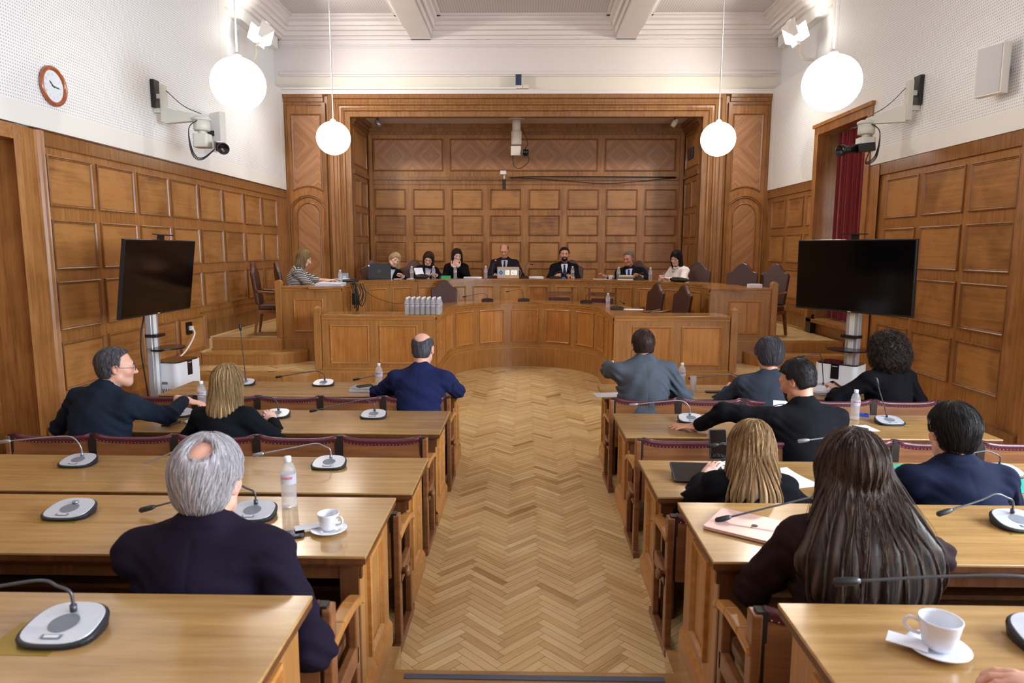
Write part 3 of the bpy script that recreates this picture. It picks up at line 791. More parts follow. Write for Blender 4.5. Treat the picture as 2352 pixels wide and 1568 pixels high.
desk(RX0, RX1, 6.33, 7.0, 0, -1, 'front right oak desk row with the grey-suited man at its aisle end', [(x, 6.8) for x in MR])
desk(RX0, RX1, 4.98, 5.72, 0, -1, 'second oak desk row on the right with a dark-sleeved arm stretched along it', [(x, 5.48) for x in MR])
desk(RX0, RX1 + .3, 3.73, 4.41, 0, -1, 'third right oak desk row with tablet and green folders', [(x, 4.2) for x in MR])
desk(RX0, RX1 + .3, 2.605, 3.255, .15, -1, 'right oak desk row with the pink laptop on its aisle end', [(1.51, 3.0), (2.25, 3.0)])
desk(.79, RX1 + .3, 1.2, 2.01, .3, -1, 'nearest right oak desk in the bottom-right corner with coffee cup', [(1.48, 1.8)])
seat_row(-3.5, -.69, 5.93, 0, 5, 1, 'joined wooden seats with maroon leather tops behind the front left desk')
seat_row(-3.62, -.71, 4.63, 0, 5, 1, 'joined wooden seats with maroon leather tops in front of the third left desk')
seat_row(-3.62, -.69, 3.45, 0, 5, 1, 'low wooden seat row between third left desk and the white-haired man\'s desk', h=.78)
seat_row(-3.62, -.69, 2.2, .15, 5, 1, 'wooden seat row under the white-haired man at the lower left', h=.8)
seat_row(.79, 3.63, 5.93, 0, 5, -1, 'joined wooden seats with maroon leather tops behind the front right desk')
seat_row(.81, 3.72, 4.63, 0, 5, -1, 'joined wooden seats with maroon leather tops in front of the tablet and green folders')
seat_row(.79, 3.72, 3.45, 0, 5, -1, 'low wooden seat row under the blonde woman with the tablet', h=.78)
seat_row(.81, 3.72, 2.2, .15, 5, -1, 'wooden seat row under the long-haired woman at the lower right', h=.8)

# ------------------------------------------------------------------ leather armchairs of the benches
def leather_chair(label, loc, rz, group):
    t = thing('leather_armchair', label, 'chair', loc, rz, group)
    pro = [(-.235, .5), (-.26, .95), (-.262, 1.01), (-.235, 1.035), (-.18, 1.05), (-.13, 1.10), (-.07, 1.17), (0, 1.195)]
    pro = pro + [(-x, y) for x, y in pro[-2::-1]]
    M = Matrix.Translation((0, -.22, 0)) @ Matrix.Rotation(PI / 2 - .0, 4, 'X')
    M = Matrix(((1, 0, 0, 0), (0, .12, -1, -.16), (0, 1, .12, 0), (0, 0, 0, 1)))  # tilt back a little
    M = Matrix(((1, 0, 0, 0), (0, -.13, -1, -.14), (0, 1, -.0, 0), (0, 0, 0, 1)))
    b = MB(); b.prism(pro, -.035, .035, M); b.build('backrest', LEATHER_B, t, bevel=.022, seg=3)
    b = MB(); b.rbox(-.26, .26, -.2, .26, .42, .5, .05); b.build('seat', LEATHER_B, t, bevel=.02)
    b = MB(); b.box(-.26, .26, -.22, .25, .36, .42); b.build('seat_frame', W_CHAIR, t)
    for sx in (-1, 1):
        for (y, yb) in ((-.2, -.27), (.22, .22)):
            b = MB(); b.add([(sx * .24 - .025, y - .025, .4), (sx * .24 + .025, y - .025, .4), (sx * .24 + .025, y + .025, .4), (sx * .24 - .025, y + .025, .4),
                             (sx * .25 - .018, yb - .018, 0), (sx * .25 + .018, yb - .018, 0), (sx * .25 + .018, yb + .018, 0), (sx * .25 - .018, yb + .018, 0)],
                            [(0, 1, 2, 3), (7, 6, 5, 4), (0, 4, 5, 1), (1, 5, 6, 2), (2, 6, 7, 3), (3, 7, 4, 0)]); b.build('leg', W_CHAIR, t)
        b = MB(); b.tube(curve([(sx * .27, -.2, .72), (sx * .29, 0, .7), (sx * .28, .2, .67), (sx * .27, .22, .42)], 6), .02, 8); b.build('armrest', W_CHAIR, t)
    return t
c0 = leather_chair('brown leather armchair behind the laptop at the upper bench', (-3.17, 14.0, .74), 0, 'leather armchairs')
c0.rotation_euler = (0, 0, PI + .45)

# ------------------------------------------------------------------ implicit-surface modelling for people
def rotm(yaw=0, pitch=0, roll=0):
    """columns = local axes; yaw about z (left positive), pitch forward (nod down positive), roll to the right shoulder"""
    return np.array(Matrix.Rotation(yaw, 3, 'Z') @ Matrix.Rotation(-pitch, 3, 'X') @ Matrix.Rotation(roll, 3, 'Y'))
class Sdf:
    def __init__(s): s.ops = []
    def add(s, fn, k=0.02, op='u'): s.ops.append((fn, k, op)); return s
    def ell(s, c, r, R=None, k=.02, op='u'):
        c = np.array(c, float); r = np.array(r, float)
        def f(P):
            q = P - c
            if R is not None: q = q @ R
            k0 = np.sqrt(((q / r) ** 2).sum(-1)) + 1e-9; k1 = np.sqrt(((q / r ** 2) ** 2).sum(-1)) + 1e-9
            return k0 * (k0 - 1) / k1
        return s.add(f, k, op)
    def cap(s, a, b, ra, rb, k=.02, op='u', fl=None):
        """tapered capsule; fl=(axis, factor) flattens the cross-section along a direction"""
        a = np.array(a, float); b = np.array(b, float)
        def f(P):
            q = P - a; d = b - a
            if fl is not None:
                n = np.array(fl[0], float); q = q + np.outer(q @ n, n) * (fl[1] - 1); dd = d + n * (d @ n) * (fl[1] - 1)
            else: dd = d
            t = np.clip((q @ dd) / (dd @ dd + 1e-12), 0, 1)
            return np.sqrt(((q - t[:, None] * dd) ** 2).sum(-1)) - (ra + t * (rb - ra))
        return s.add(f, k, op)
    def fn(s, f, k=.01, op='s'): return s.add(f, k, op)
    def __call__(s, P):
        d = None
        for f, k, op in s.ops:
            e = f(P)
            if d is None: d = e; continue
            if op == 'u': h = np.clip(k - np.abs(d - e), 0, None) / k; d = np.minimum(d, e) - h * h * k * .25
            elif op == 's': h = np.clip(k - np.abs(d + e), 0, None) / k; d = np.maximum(d, -e) + h * h * k * .25
            elif op == 'i': h = np.clip(k - np.abs(d - e), 0, None) / k; d = np.maximum(d, e) + h * h * k * .25
            elif op == 'd': d = d + e
        return d
def nets(f, lo, hi, h):
    """surface nets, evaluated coarse-to-fine"""
    lo = np.array(lo, float); hi = np.array(hi, float); C = 4
    n = (np.ceil((hi - lo) / (h * C)).astype(int) + 1) * C + 1
    N = n
    cg = [np.arange(0, N[i], C) for i in range(3)]
    G = np.stack(np.meshgrid(*cg, indexing='ij'), -1).reshape(-1, 3)
    dc = f(lo + G * h)
    V = np.full(tuple(N), 9.0, np.float32)
    shape = tuple(len(g) for g in cg); D = dc.reshape(shape)
    near = np.abs(D) < h * C * 2.2
    sg = np.sign(D).astype(np.float32)
    big = np.repeat(np.repeat(np.repeat(sg, C, 0), C, 1), C, 2)[:N[0], :N[1], :N[2]]; V[:] = big * 9
    m = near.copy()
    for ax in range(3):
        a = np.swapaxes(m, 0, ax); r = a.copy(); r[1:] |= a[:-1]; r[:-1] |= a[1:]; m = np.swapaxes(r, 0, ax)
    mk = np.repeat(np.repeat(np.repeat(m, C, 0), C, 1), C, 2)[:N[0], :N[1], :N[2]]
    idx = np.argwhere(mk)
    if len(idx) == 0: return np.zeros((0, 3)), np.zeros((0, 4), int)
    V[mk] = f(lo + idx * h)
    ins = V < 0
    c = np.zeros(tuple(x - 1 for x in V.shape) , np.int8)
    for dx in (0, 1):
        for dy in (0, 1):
            for dz in (0, 1): c += ins[dx:dx + c.shape[0], dy:dy + c.shape[1], dz:dz + c.shape[2]]
    cells = np.argwhere((c > 0) & (c < 8)); vid = -np.ones(c.shape, int); vid[tuple(cells.T)] = np.arange(len(cells))
    acc = np.zeros((len(cells), 3)); cnt = np.zeros(len(cells))
    offs = [np.array(o) for o in ((0, 0, 0), (1, 0, 0), (0, 1, 0), (0, 0, 1), (1, 1, 0), (1, 0, 1), (0, 1, 1), (1, 1, 1))]
    for a in offs:
        for ax in range(3):
            if a[ax]: continue
            b = a.copy(); b[ax] = 1
            va = V[tuple((cells + a).T)]; vb = V[tuple((cells + b).T)]; x = (va < 0) != (vb < 0)
            t = np.where(x, va / np.where(np.abs(va - vb) < 1e-9, 1, va - vb), 0); p = a + 0.0; pp = np.tile(p, (len(cells), 1)); pp[:, ax] = t
            acc[x] += pp[x]; cnt[x] += 1
    P = lo + (cells + acc / cnt[:, None]) * h
    F = []
    for ax in range(3):
        b, cx = (ax + 1) % 3, (ax + 2) % 3
        A = ins; sl0 = [slice(None)] * 3; sl1 = [slice(None)] * 3; sl0[ax] = slice(0, -1); sl1[ax] = slice(1, None)
        a0 = A[tuple(sl0)]; a1 = A[tuple(sl1)]; e = np.argwhere(a0 != a1)
        e = e[(e[:, b] > 0) & (e[:, cx] > 0) & (e[:, b] < c.shape[b]) & (e[:, cx] < c.shape[cx])]
        if not len(e): continue
        def g(db, dc_):
            q = e.copy(); q[:, b] -= db; q[:, cx] -= dc_; return vid[tuple(q.T)]
        q = np.stack([g(1, 1), g(0, 1), g(0, 0), g(1, 0)], 1); fl = ~a0[tuple(e.T)]; q[fl] = q[fl][:, ::-1]; F.append(q)
    F = np.concatenate(F); F = F[(F >= 0).all(1)]
    return P, F
def mesh_np(name, parts, mats, parent=None, col=None, loc=None):
    """parts: [(verts, faces, material index, smooth)]"""
    vs = []; fs = []; mi = []; o = 0; sizes = []
    for v, f, m in parts:
        if len(v) == 0: continue
        vs.append(v); fs.append(f + o); mi += [m] * len(f); o += len(v)
    v = np.concatenate(vs)
    me = bpy.data.meshes.new(name)
    tot = sum(len(f) for f in fs); loops = np.concatenate([f.ravel() for f in fs]); ls = np.concatenate([[0], np.cumsum(np.concatenate([np.full(len(f), f.shape[1]) for f in fs]))[:-1]])
    me.vertices.add(len(v)); me.vertices.foreach_set('co', v.astype(np.float32).ravel())
    me.loops.add(len(loops)); me.loops.foreach_set('vertex_index', loops.astype(np.int32))
    me.polygons.add(tot); me.polygons.foreach_set('loop_start', ls.astype(np.int32))
    me.polygons.foreach_set('material_index', np.array(mi, np.int32)); me.polygons.foreach_set('use_smooth', np.ones(tot, bool))
    for m in (mats if isinstance(mats, list) else [mats]): me.materials.append(m)
    if col is not None:
        at = me.attributes.new('tint', 'FLOAT', 'POINT'); at.data.foreach_set('value', col(v).astype(np.float32))
    me.update(calc_edges=True); me.validate()
    ob = bpy.data.objects.new(name, me); COL.objects.link(ob)
    if parent is not None: ob.parent = parent
    return ob
def skin(name, c, c2):
    k = NT(name); at = k.n('ShaderNodeAttribute', attribute_name='tint')
    tc = k.n('ShaderNodeTexCoord'); nz = k.n('ShaderNodeTexNoise', i_Scale=18.0); k.l(tc.outputs['Object'], nz.inputs['Vector'])
    base = k.mix(k.math('MULTIPLY', nz.outputs['Fac'], 0.5), lin(c), tuple(x * .82 for x in lin(c)))
    k.l(k.mix(at.outputs['Fac'], base, lin(c2)), k.b.inputs['Base Color'])
    k.b.inputs['Roughness'].default_value = .5; k.b.inputs['Subsurface Weight'].default_value = 0.0
    return k.m
def hairmat(name, c1, c2, rough=.58):
    k = NT(name); at = k.n('ShaderNodeAttribute', attribute_name='tint')
    k.l(k.mix(at.outputs['Fac'], lin(c1), lin(c2)), k.b.inputs['Base Color']); k.b.inputs['Roughness'].default_value = rough
    k.b.inputs['Specular IOR Level'].default_value = .28
    return k.m
def cloth(name, c, rough=.9, weave=500, noise=.12, sheen=.0): return plain(name, c, rough, noise=noise, scale=weave, sheen=sheen, spec=.12)
def ik(S, W, l1, l2, pole):
    S, W, pole = (np.array(x, float) for x in (S, W, pole)); d = W - S; L = np.linalg.norm(d); Lc = min(L, (l1 + l2) * .995); u = d / L
    W = S + u * Lc
    a = (l1 * l1 - l2 * l2 + Lc * Lc) / (2 * Lc); hh = math.sqrt(max(0, l1 * l1 - a * a)); p = pole - u * (pole @ u); p /= np.linalg.norm(p) + 1e-9
    return S + u * a + p * hh, W
def hand_sdf(side, curl=.35, spread=.12, point=False):
    """right hand (side=1): wrist at origin, fingers +Y, palm down, thumb towards -X"""
    s = Sdf(); sx = side
    s.ell((0, .045, 0), (.042, .056, .0165), k=.01); s.cap((0, -.05, .002), (0, .01, 0), .027, .029, k=.02)
    for i, (x, L) in enumerate(((-.030, .072), (-.010, .080), (.011, .074), (.031, .058))):
        base = np.array([x * sx, .085 - abs(x + .008) * .25, .002]); a = curl * (1 + .12 * i); yaw = (x * 4.0) * spread * 3 * sx
        p = base; ang = a * .4; r = .0098 - .0006 * i
        for j, f in enumerate((.45, .30, .25)):
            if point and i == 0: ang = .1
            q = p + L * f * np.array([math.sin(yaw) * math.cos(ang), math.cos(yaw) * math.cos(ang), -math.sin(ang)])
            s.cap(p, q, r, r * .93, k=.004 if j == 0 else .003); p = q; r *= .93; ang += a * 1.25
    t0 = np.array([-.030 * sx, .012, -.004]); t1 = t0 + np.array([-.030 * sx, .032, -.012]); t2 = t1 + np.array([-.010 * sx, .034, -.006]); t3 = t2 + np.array([.004 * sx, .024, -.006])
    s.cap(t0, t1, .0150, .0125, k=.015); s.cap(t1, t2, .0118, .0108, k=.004); s.cap(t2, t3, .0108, .0085, k=.004)
    return s
def strands(f, seeds, direc, length, steps, lift, r, wig=0.0, seed=0, taper=True):
    """trace hair strands over an implicit surface"""
    rg = np.random.RandomState(seed); P = seeds.copy(); n = len(P); path = []
    L = length * rg.uniform(.6, 1.1, n); off = lift * rg.uniform(.1, 1.0, n); ph = rg.uniform(0, 6.28, (n, 3)); D0 = None
    e = .002
    for i in range(steps):
        d = f(P); g = np.stack([f(P + np.eye(3)[a] * e) - d for a in range(3)], 1); g /= np.linalg.norm(g, axis=1)[:, None] + 1e-9
        P = P - g * (d - off)[:, None] * .8; path.append(P.copy())
        t = direc(P); t = t - g * (t * g).sum(1)[:, None] * .92
        t /= np.linalg.norm(t, axis=1)[:, None] + 1e-9
        if wig: t = t + wig * np.sin(ph + i * 1.1); t /= np.linalg.norm(t, axis=1)[:, None] + 1e-9
        if D0 is not None: t = .5 * D0 + .5 * t
        D0 = t; P = P + t * (L / steps)[:, None]
    path = np.stack(path, 1)   # n, steps, 3
    T = np.gradient(path, axis=1); T /= np.linalg.norm(T, axis=2)[..., None] + 1e-9
    A = np.cross(T, np.array([.3, .5, .8])); A /= np.linalg.norm(A, axis=2)[..., None] + 1e-9; B = np.cross(T, A)
    rad = r * (np.linspace(1, .35, steps) if taper else np.ones(steps))
    V = np.stack([path + (A * math.cos(a) + B * math.sin(a)) * rad[None, :, None] for a in (0, 2.1, 4.2)], 2)  # n, steps, 3, 3
    V = V.reshape(-1, 3); idx = np.arange(n * steps * 3).reshape(n, steps, 3); F = []
    for k in range(3):
        q = (k + 1) % 3; F.append(np.stack([idx[:, :-1, k], idx[:, :-1, q], idx[:, 1:, q], idx[:, 1:, k]], -1).reshape(-1, 4))
    return V, np.concatenate(F)

def person(label, headtop, floor, face=0.0, scale=1.17, lean=.15, side=0.0, twist=0.0, head=(0, 0, 0), hoff=(0, 0, 0), neck=.09, L=None, R=None, top='jacket', topmat=None, shirt=None, tie=None,
           hair='short', hairm=None, skinm=None, bulk=1.0, res=.012, hres=.005, hands=('', ''), handm=None, det=True, female=False, glasses=False, beard=None, trousers=None,
           nstr=900, hairkw=None, group=None, seath=.45, sr=.0011, folds=.006, brow=None, legs=True):
    """seated figure. headtop = crown position in the room, floor = height of the floor under the feet, face = heading (0 looks along +Y).
    L/R = (wrist position in the room, elbow pole)"""
    S = scale; Z0 = 0.0
    hk = hairkw or {}
    up = np.array([math.sin(side) * math.cos(lean), math.sin(lean), math.cos(lean) * math.cos(side)]); up /= np.linalg.norm(up)
    P0 = np.array([0, 0, Z0 + .09]); Cc = P0 + up * .25; SH = P0 + up * .43; NB = P0 + up * .485
    rt = np.array([math.cos(twist), math.sin(twist), 0]); rt = rt - up * (rt @ up); rt /= np.linalg.norm(rt); fw = np.cross(up, rt)
    RT = np.stack([rt, fw, up], 1)
    sw = (.165 if not female else .145) * bulk
    shl, shr = SH - rt * sw - up * .015, SH + rt * sw - up * .015
    HR = rotm(*head)
    HC = NB + up * (neck * .55) + np.array([0, .012, neck * .45]) + HR @ np.array([0, .01, .075]) + np.array(hoff)
    # put the crown where it belongs: the seat height and the position of the pelvis follow
    crown = HC + HR @ np.array([0, -.02, .122]); cf, sf = math.cos(face), math.sin(face)
    dz = (headtop[2] - floor) / S - crown[2]; Z0 = dz; shift = np.array([0, 0, dz])
    P0 = P0 + shift; Cc = Cc + shift; SH = SH + shift; NB = NB + shift; shl = shl + shift; shr = shr + shift; HC = HC + shift
    loc = (headtop[0] - (cf * crown[0] - sf * crown[1]) * S, headtop[1] - (sf * crown[0] + cf * crown[1]) * S, floor)
    t = thing('person', label, 'person', loc, face, group)
    def tolocal(w):
        d = np.array(w, float) - np.array(loc); return np.array([cf * d[0] + sf * d[1], -sf * d[0] + cf * d[1], d[2]]) / S
    if L is not None: L = (tolocal(L[0]), L[1] if len(L) > 1 else None)
    if R is not None: R = (tolocal(R[0]), R[1] if len(R) > 1 else None)
    arm = {}
    for nm, sh, tgt in (('L', shl, L), ('R', shr, R)):
        if tgt is None: tgt = ((-.12 if nm == 'L' else .12, .40, Z0 + .27), None)
        w, pole = tgt[0], tgt[1]
        if pole is None: pole = ((-1 if nm == 'L' else 1) * .8, -.3, -.8)
        arm[nm] = (sh,) + ik(sh, w, .29, .25, pole)
    # ---- clothed torso
    def torso(grow=0.0):
        s = Sdf(); bw = bulk
        s.ell(P0 + up * .02, np.array([.175 * bw, .135 * bw, .13]) + grow, RT, k=.06)
        s.ell(P0 + up * .16 + fw * .01, np.array([(.155 if not female else .128) * bw, .118 * bw, .2]) + grow, RT, k=.07)
        s.ell(Cc + up * .07, np.array([.165 * bw if not female else .14 * bw, .115 * bw, .17]) + grow, RT, k=.07)
        if female: s.ell(Cc + up * .04 + fw * .07, np.array([.11, .07, .08]) + grow, RT, k=.06)
        s.cap(shl, shr, .058 + grow, .058 + grow, k=.05)
        s.cap(NB - up * .01, SH - rt * sw * .6 + up * .0, .058 + grow, .052 + grow, k=.05); s.cap(NB - up * .01, SH + rt * sw * .6 + up * .0, .058 + grow, .052 + grow, k=.05)
        return s
    s = torso(.012)
    if top != 'bare':
        for nm in 'LR':
            a, e, w = arm[nm]; fa = (w - e) / np.linalg.norm(w - e)
            cut = w - fa * .035 if top != 'short' else e + fa * .03
            s.cap(a + (e - a) * .04, e, .064 * (bulk * .5 + .5), .057, k=.022); s.ell(a - (e - a) * .02 + up * .006, (.07, .066, .06), RT, k=.03); s.cap(e, cut, .056, .044 if top != 'short' else .054, k=.03)
        if top in ('jacket', 'coat'):
            s.cap(NB + up * .010 - fw * .022 - rt * .030, NB + up * .010 - fw * .022 + rt * .030, .055, .055, k=.012)
            s.cap(NB + up * .030 - fw * .020 - rt * .018, NB + up * .030 - fw * .020 + rt * .018, .048, .048, k=.01)
            s.cap(P0 - np.array([0, .02, .04]), P0 - np.array([0, .03, .13]), .14 * bulk, .16 * bulk, k=.06, fl=((0, 1, 0), 1.25))
        else: s.cap(NB + up * .012 - rt * .012, NB + up * .012 + rt * .012, .052, .052, k=.03)
        rg = random.Random(label); ph = [rg.uniform(0, 6) for _ in range(8)]
        def fold(P):
            q = (P - P0) @ RT
            e1 = np.sin(q[:, 0] * 21 + q[:, 2] * 34 + ph[0] + 2 * np.sin(q[:, 2] * 9 + ph[1])) * np.sin(q[:, 2] * 11 + ph[2] + q[:, 0] * 7)
            e2 = np.sin(q[:, 0] * 38 - q[:, 2] * 26 + ph[3] + 1.5 * np.sin(q[:, 0] * 13 + ph[4])) * np.sin(q[:, 1] * 17 + ph[5] + q[:, 2] * 5)
            return folds * (e1 * .7 + e2 * .5)
        s.add(fold, 0, 'd')
        js = [arm[nm][1] for nm in 'LR'] + [arm[nm][0] - up * .09 for nm in 'LR']
        def creases(P):
            o = 0
            for i, c_ in enumerate(js):
                q = P - c_; r2 = (q ** 2).sum(1); w_ = np.exp(-r2 / (2 * .075 ** 2)); o = o + w_ * np.sin((q @ np.array([.5, .6, .9])) * 105 + ph[i] + 3 * np.sin((q @ np.array([.9, -.5, .2])) * 24 + ph[i + 2]))
            return folds * 1.25 * o
        s.add(creases, 0, 'd')
        if top in ('jacket', 'coat'):
            def seams(P):
                q = (P - NB) @ RT; bk = q[:, 1] < -.02
                o = .0028 * np.exp(-(q[:, 0] / .0055) ** 2) * bk * (q[:, 2] < -.01)
                hz = q[:, 2] + .002 + q[:, 1] * .25; rr = np.hypot(q[:, 0], q[:, 1] + .02)
                o = o + .0045 * np.exp(-((hz) / .0055) ** 2) * (rr < .115)
                for nm in 'LR':
                    a, e, w = arm[nm]; v = (e - a) / np.linalg.norm(e - a); d = (P - a); tt = d @ v; r2 = ((d - tt[:, None] * v) ** 2).sum(1)
                    o = o + .0045 * np.exp(-((tt - .005) / .006) ** 2) * (r2 < .012)
                return o
            s.add(seams, 0, 'd')
        if top in ('jacket', 'coat'):
            # open front: a V that shows shirt and tie
            if shirt is not None:
                def vee(P):
                    q = (P - NB) @ RT; w = .062 + (q[:, 2] + .0) * .19
                    return np.maximum(np.maximum(np.abs(q[:, 0]) - np.clip(w, 0, .07), -(q[:, 1] - .02)), q[:, 2] - .0) 
                s.fn(vee, k=.006, op='s')
        neckhole = Sdf().cap(NB - up * .01 + fw * .012, HC + HR @ np.array([0, 0, -.02]), .050, .055, k=.01)
        s.fn(lambda P: neckhole(P), k=.008, op='s')
        pts = np.array([arm['L'][0], arm['L'][1], arm['L'][2], arm['R'][0], arm['R'][1], arm['R'][2], NB + up * .06, P0 - np.array([0, 0, .2]), P0 + np.array([.2, .16, 0]) * bulk, P0 - np.array([.22, .2, 0]) * bulk])
        lo, hi = pts.min(0) - .1, pts.max(0) + .1; lo[2] = max(lo[2], Z0 - .06 if top in ('jacket', 'coat') else Z0 - .02)
        V, F = nets(s, lo, hi, res); mesh_np(top if top in ('jacket', 'coat') else 'sweater' if top == 'sweater' or top == 'short' else 'blouse', [(V * S, F, 0)], topmat, t)
    # ---- skin: head, neck, hands, forearms (one mesh), plus covered torso and legs
    parts = []
    h = Sdf(); X = lambda *p: HC + HR @ np.array(p); fs = .95 if female else 1.0
    h.ell(X(0, -.018, .030), np.array([.0765, .096, .088]) * fs, HR, k=.02)
    h.ell(X(0, .022, -.035), np.array([.061, .070, .078]) * fs, HR, k=.035)
    h.cap(X(-.022, .066, -.088), X(.022, .066, -.088), .021 * fs, .021 * fs, k=.035)
    h.cap(X(-.05, .012, -.062), X(-.018, .058, -.09), .021, .020, k=.03); h.cap(X(.05, .012, -.062), X(.018, .058, -.09), .021, .020, k=.03)
    h.ell(X(-.038, .058, -.022), (.024, .024, .022), HR, k=.03); h.ell(X(.038, .058, -.022), (.024, .024, .022), HR, k=.03)
    h.cap(X(-.036, .071, .026), X(.036, .071, .026), .016, .016, k=.022)
    h.ell(X(-.032, .094, .006), (.019, .014, .012), HR, k=.012, op='s'); h.ell(X(.032, .094, .006), (.019, .014, .012), HR, k=.012, op='s')
    h.ell(X(-.031, .076, .005), (.0145, .0135, .012), HR, k=.004); h.ell(X(.031, .076, .005), (.0145, .0135, .012), HR, k=.004)
    h.cap(X(0, .083, .012), X(0, .108, -.026), .0085, .0125, k=.012); h.ell(X(-.011, .098, -.03), (.008, .010, .007), HR, k=.008); h.ell(X(.011, .098, -.03), (.008, .010, .007), HR, k=.008)
    h.cap(X(-.018, .084, -.056), X(.018, .084, -.056), .0065, .0065, k=.008); h.cap(X(-.015, .083, -.067), X(.015, .083, -.067), .0075, .0075, k=.008)
    h.cap(X(-.026, .09, -.0612), X(.026, .09, -.0612), .0018, .0018, k=.004, op='s')
    for sx in (-1, 1):
        E_ = HR @ rotm(0.35 * -sx, -.15, 0)
        h.ell(X(sx * .080, -.012, -.004), (.009, .020, .034), E_, k=.01); h.ell(X(sx * .087, -.006, -.002), (.006, .011, .021), E_, k=.006, op='s')
    h.cap(X(0, -.022, -.05), NB - up * .02, .053 if not female else .045, .058 if not female else .05, k=.03)
    lo = np.minimum(HC, NB) - .125; hi = np.maximum(HC, NB) + .13
    V, F = nets(h, lo, hi, hres); parts.append((V * S, F, 0)); nhead = len(V)
    hm = {}
    for nm, sd in (('L', -1), ('R', 1)):
        a, e, w = arm[nm]; fa = (w - e) / np.linalg.norm(w - e); spec = hands[0] if nm == 'L' else hands[1]
        spec = spec if isinstance(spec, dict) else {}
        fdir = np.array(spec.get('dir', fa)); fdir = fdir / np.linalg.norm(fdir); pn = np.array(spec.get('up', (0, 0, 1)), float)
        pn = pn - fdir * (pn @ fdir); pn /= np.linalg.norm(pn); xx = np.cross(fdir, pn); HM = np.stack([xx, fdir, pn], 1)
        hs = hand_sdf(sd, spec.get('curl', .35), spec.get('spread', .1)); q = spec.get('res', hres * .7)
        Vh, Fh = nets(hs, (-.09, -.07, -.1), (.09, .19, .05), q); Vh = Vh @ HM.T * (.94 if female else 1.03) + w; parts.append((Vh * S, Fh, 0)); hm[nm] = (w, HM)
        parts.append(tuple(x * S if i == 0 else x for i, x in enumerate(nets(Sdf().cap(a, e, .038, .034).cap(e, w, .034, .026), np.minimum(np.minimum(a, e), w) - .07, np.maximum(np.maximum(a, e), w) + .07, .02))) + (0,))
        if top == 'short':
            fsd = Sdf().cap(e, w, .047, .029, k=.01); V2, F2 = nets(fsd, np.minimum(e, w) - .08, np.maximum(e, w) + .08, .012); parts.append((V2 * S, F2, 0))
    inner = torso(-.012); V, F = nets(inner, P0 - .26, NB + .22, .025); parts.append((V * S, F, 0))
    lips = (.022, .02, .012)
    def tint(v):
        q = (v / S - HC) @ HR; m = ((q[:, 0] / .024) ** 2 + ((q[:, 2] + .0615) / .0125) ** 2 < 1) & (q[:, 1] > .06)
        o = np.where(m, .75 if female else .45, 0.0); n_ = ((np.abs(q[:, 0]) > .03) & (q[:, 1] > .03) & (np.abs(q[:, 2] + .025) < .03)); o = np.where(n_ & (o == 0), .12, o)
        o[(np.abs(q[:, 0]) > .074) & (np.abs(q[:, 2]) < .05) & (np.abs(q[:, 1]) < .05)] = .3
        return o
    mesh_np('body', parts, skinm, t, col=tint)
    # eyes, brows
    if det:
        b = MB()
        for sx in (-1, 1): b.ball(tuple(X(sx * .031, .0835, .004) * S), .0078 * S, 10)
        b.build('eyes', EYE, t)
        b = MB()
        for sx in (-1, 1): b.tube([X(sx * .014, .0915, .024) * S, X(sx * .031, .0925, .031) * S, X(sx * .047, .081, .026) * S], [.0028 * S, .0042 * S, .0018 * S], 6)
        b.build('eyebrows', brow or hairm, t)
    if glasses:
        b = MB()
        for sx in (-1, 1):
            ring = [X(sx * .032 + .021 * math.cos(a), .104 - .004 * abs(math.cos(a)), .002 + .016 * math.sin(a)) * S for a in np.linspace(0, 2 * PI, 17)]
            b.tube(ring, .0014 * S, 5, caps=False); b.tube([X(sx * .053, .1, .006) * S, X(sx * .078, .03, .008) * S, X(sx * .081, -.012, .01) * S], .0013 * S, 5)
        b.tube([X(-.011, .106, .004) * S, X(.011, .106, .004) * S], .0013 * S, 5); b.build('eyeglasses', GLASSFRAME, t)
    if beard is not None:
        bd = Sdf(); bd.ell(X(0, .03, -.05), np.array([.0625, .067, .070]), HR, k=.02); bd.cap(X(-.02, .068, -.09), X(.02, .068, -.09), .025, .025, k=.03)
        bd.cap(X(-.025, .083, -.049), X(.025, .083, -.049), .009, .009, k=.01)
        bd.fn(lambda P: -(((P - HC) @ HR)[:, 2] + .014 - np.clip(.07 - ((P - HC) @ HR)[:, 1], 0, 1) * .45), k=.004)
        bd.ell(X(0, .1, -.061), (.021, .03, .009), HR, k=.004, op='s'); bd.ell(X(0, .11, -.02), (.045, .045, .022), HR, k=.006, op='s')
        bd.add(lambda P: .0012 * np.sin(P[:, 0] * 700) * np.sin(P[:, 2] * 600), 0, 'd')
        V, F = nets(bd, HC - .16, HC + .15, .004); mesh_np('beard', [(V * S, F, 0)], beard, t, col=lambda v: np.random.rand(len(v)) * .6)
    # ---- shirt and tie
    if shirt is not None:
        ss = torso(.004 - folds); ss.cap(NB - up * .012 + fw * .006, NB + up * .028 + fw * .008, .062, .058, k=.01)
        ss.fn(lambda P: Sdf().cap(NB - up * .02 + fw * .012, NB + up * .12 + fw * .02, .050, .054, k=.01)(P), k=.004)
        V, F = nets(ss, NB - .3, NB + .2, .010); parts2 = [(V * S, F, 0)]
        for nm in 'LR':
            a, e, w = arm[nm]; fa = (w - e) / np.linalg.norm(w - e); cs = Sdf().cap(w - fa * .06, w - fa * .012, .037, .035, k=.01)
            V, F = nets(cs, w - .12, w + .1, .008); parts2.append((V * S, F, 0))
        mesh_np('shirt', parts2, shirt, t)
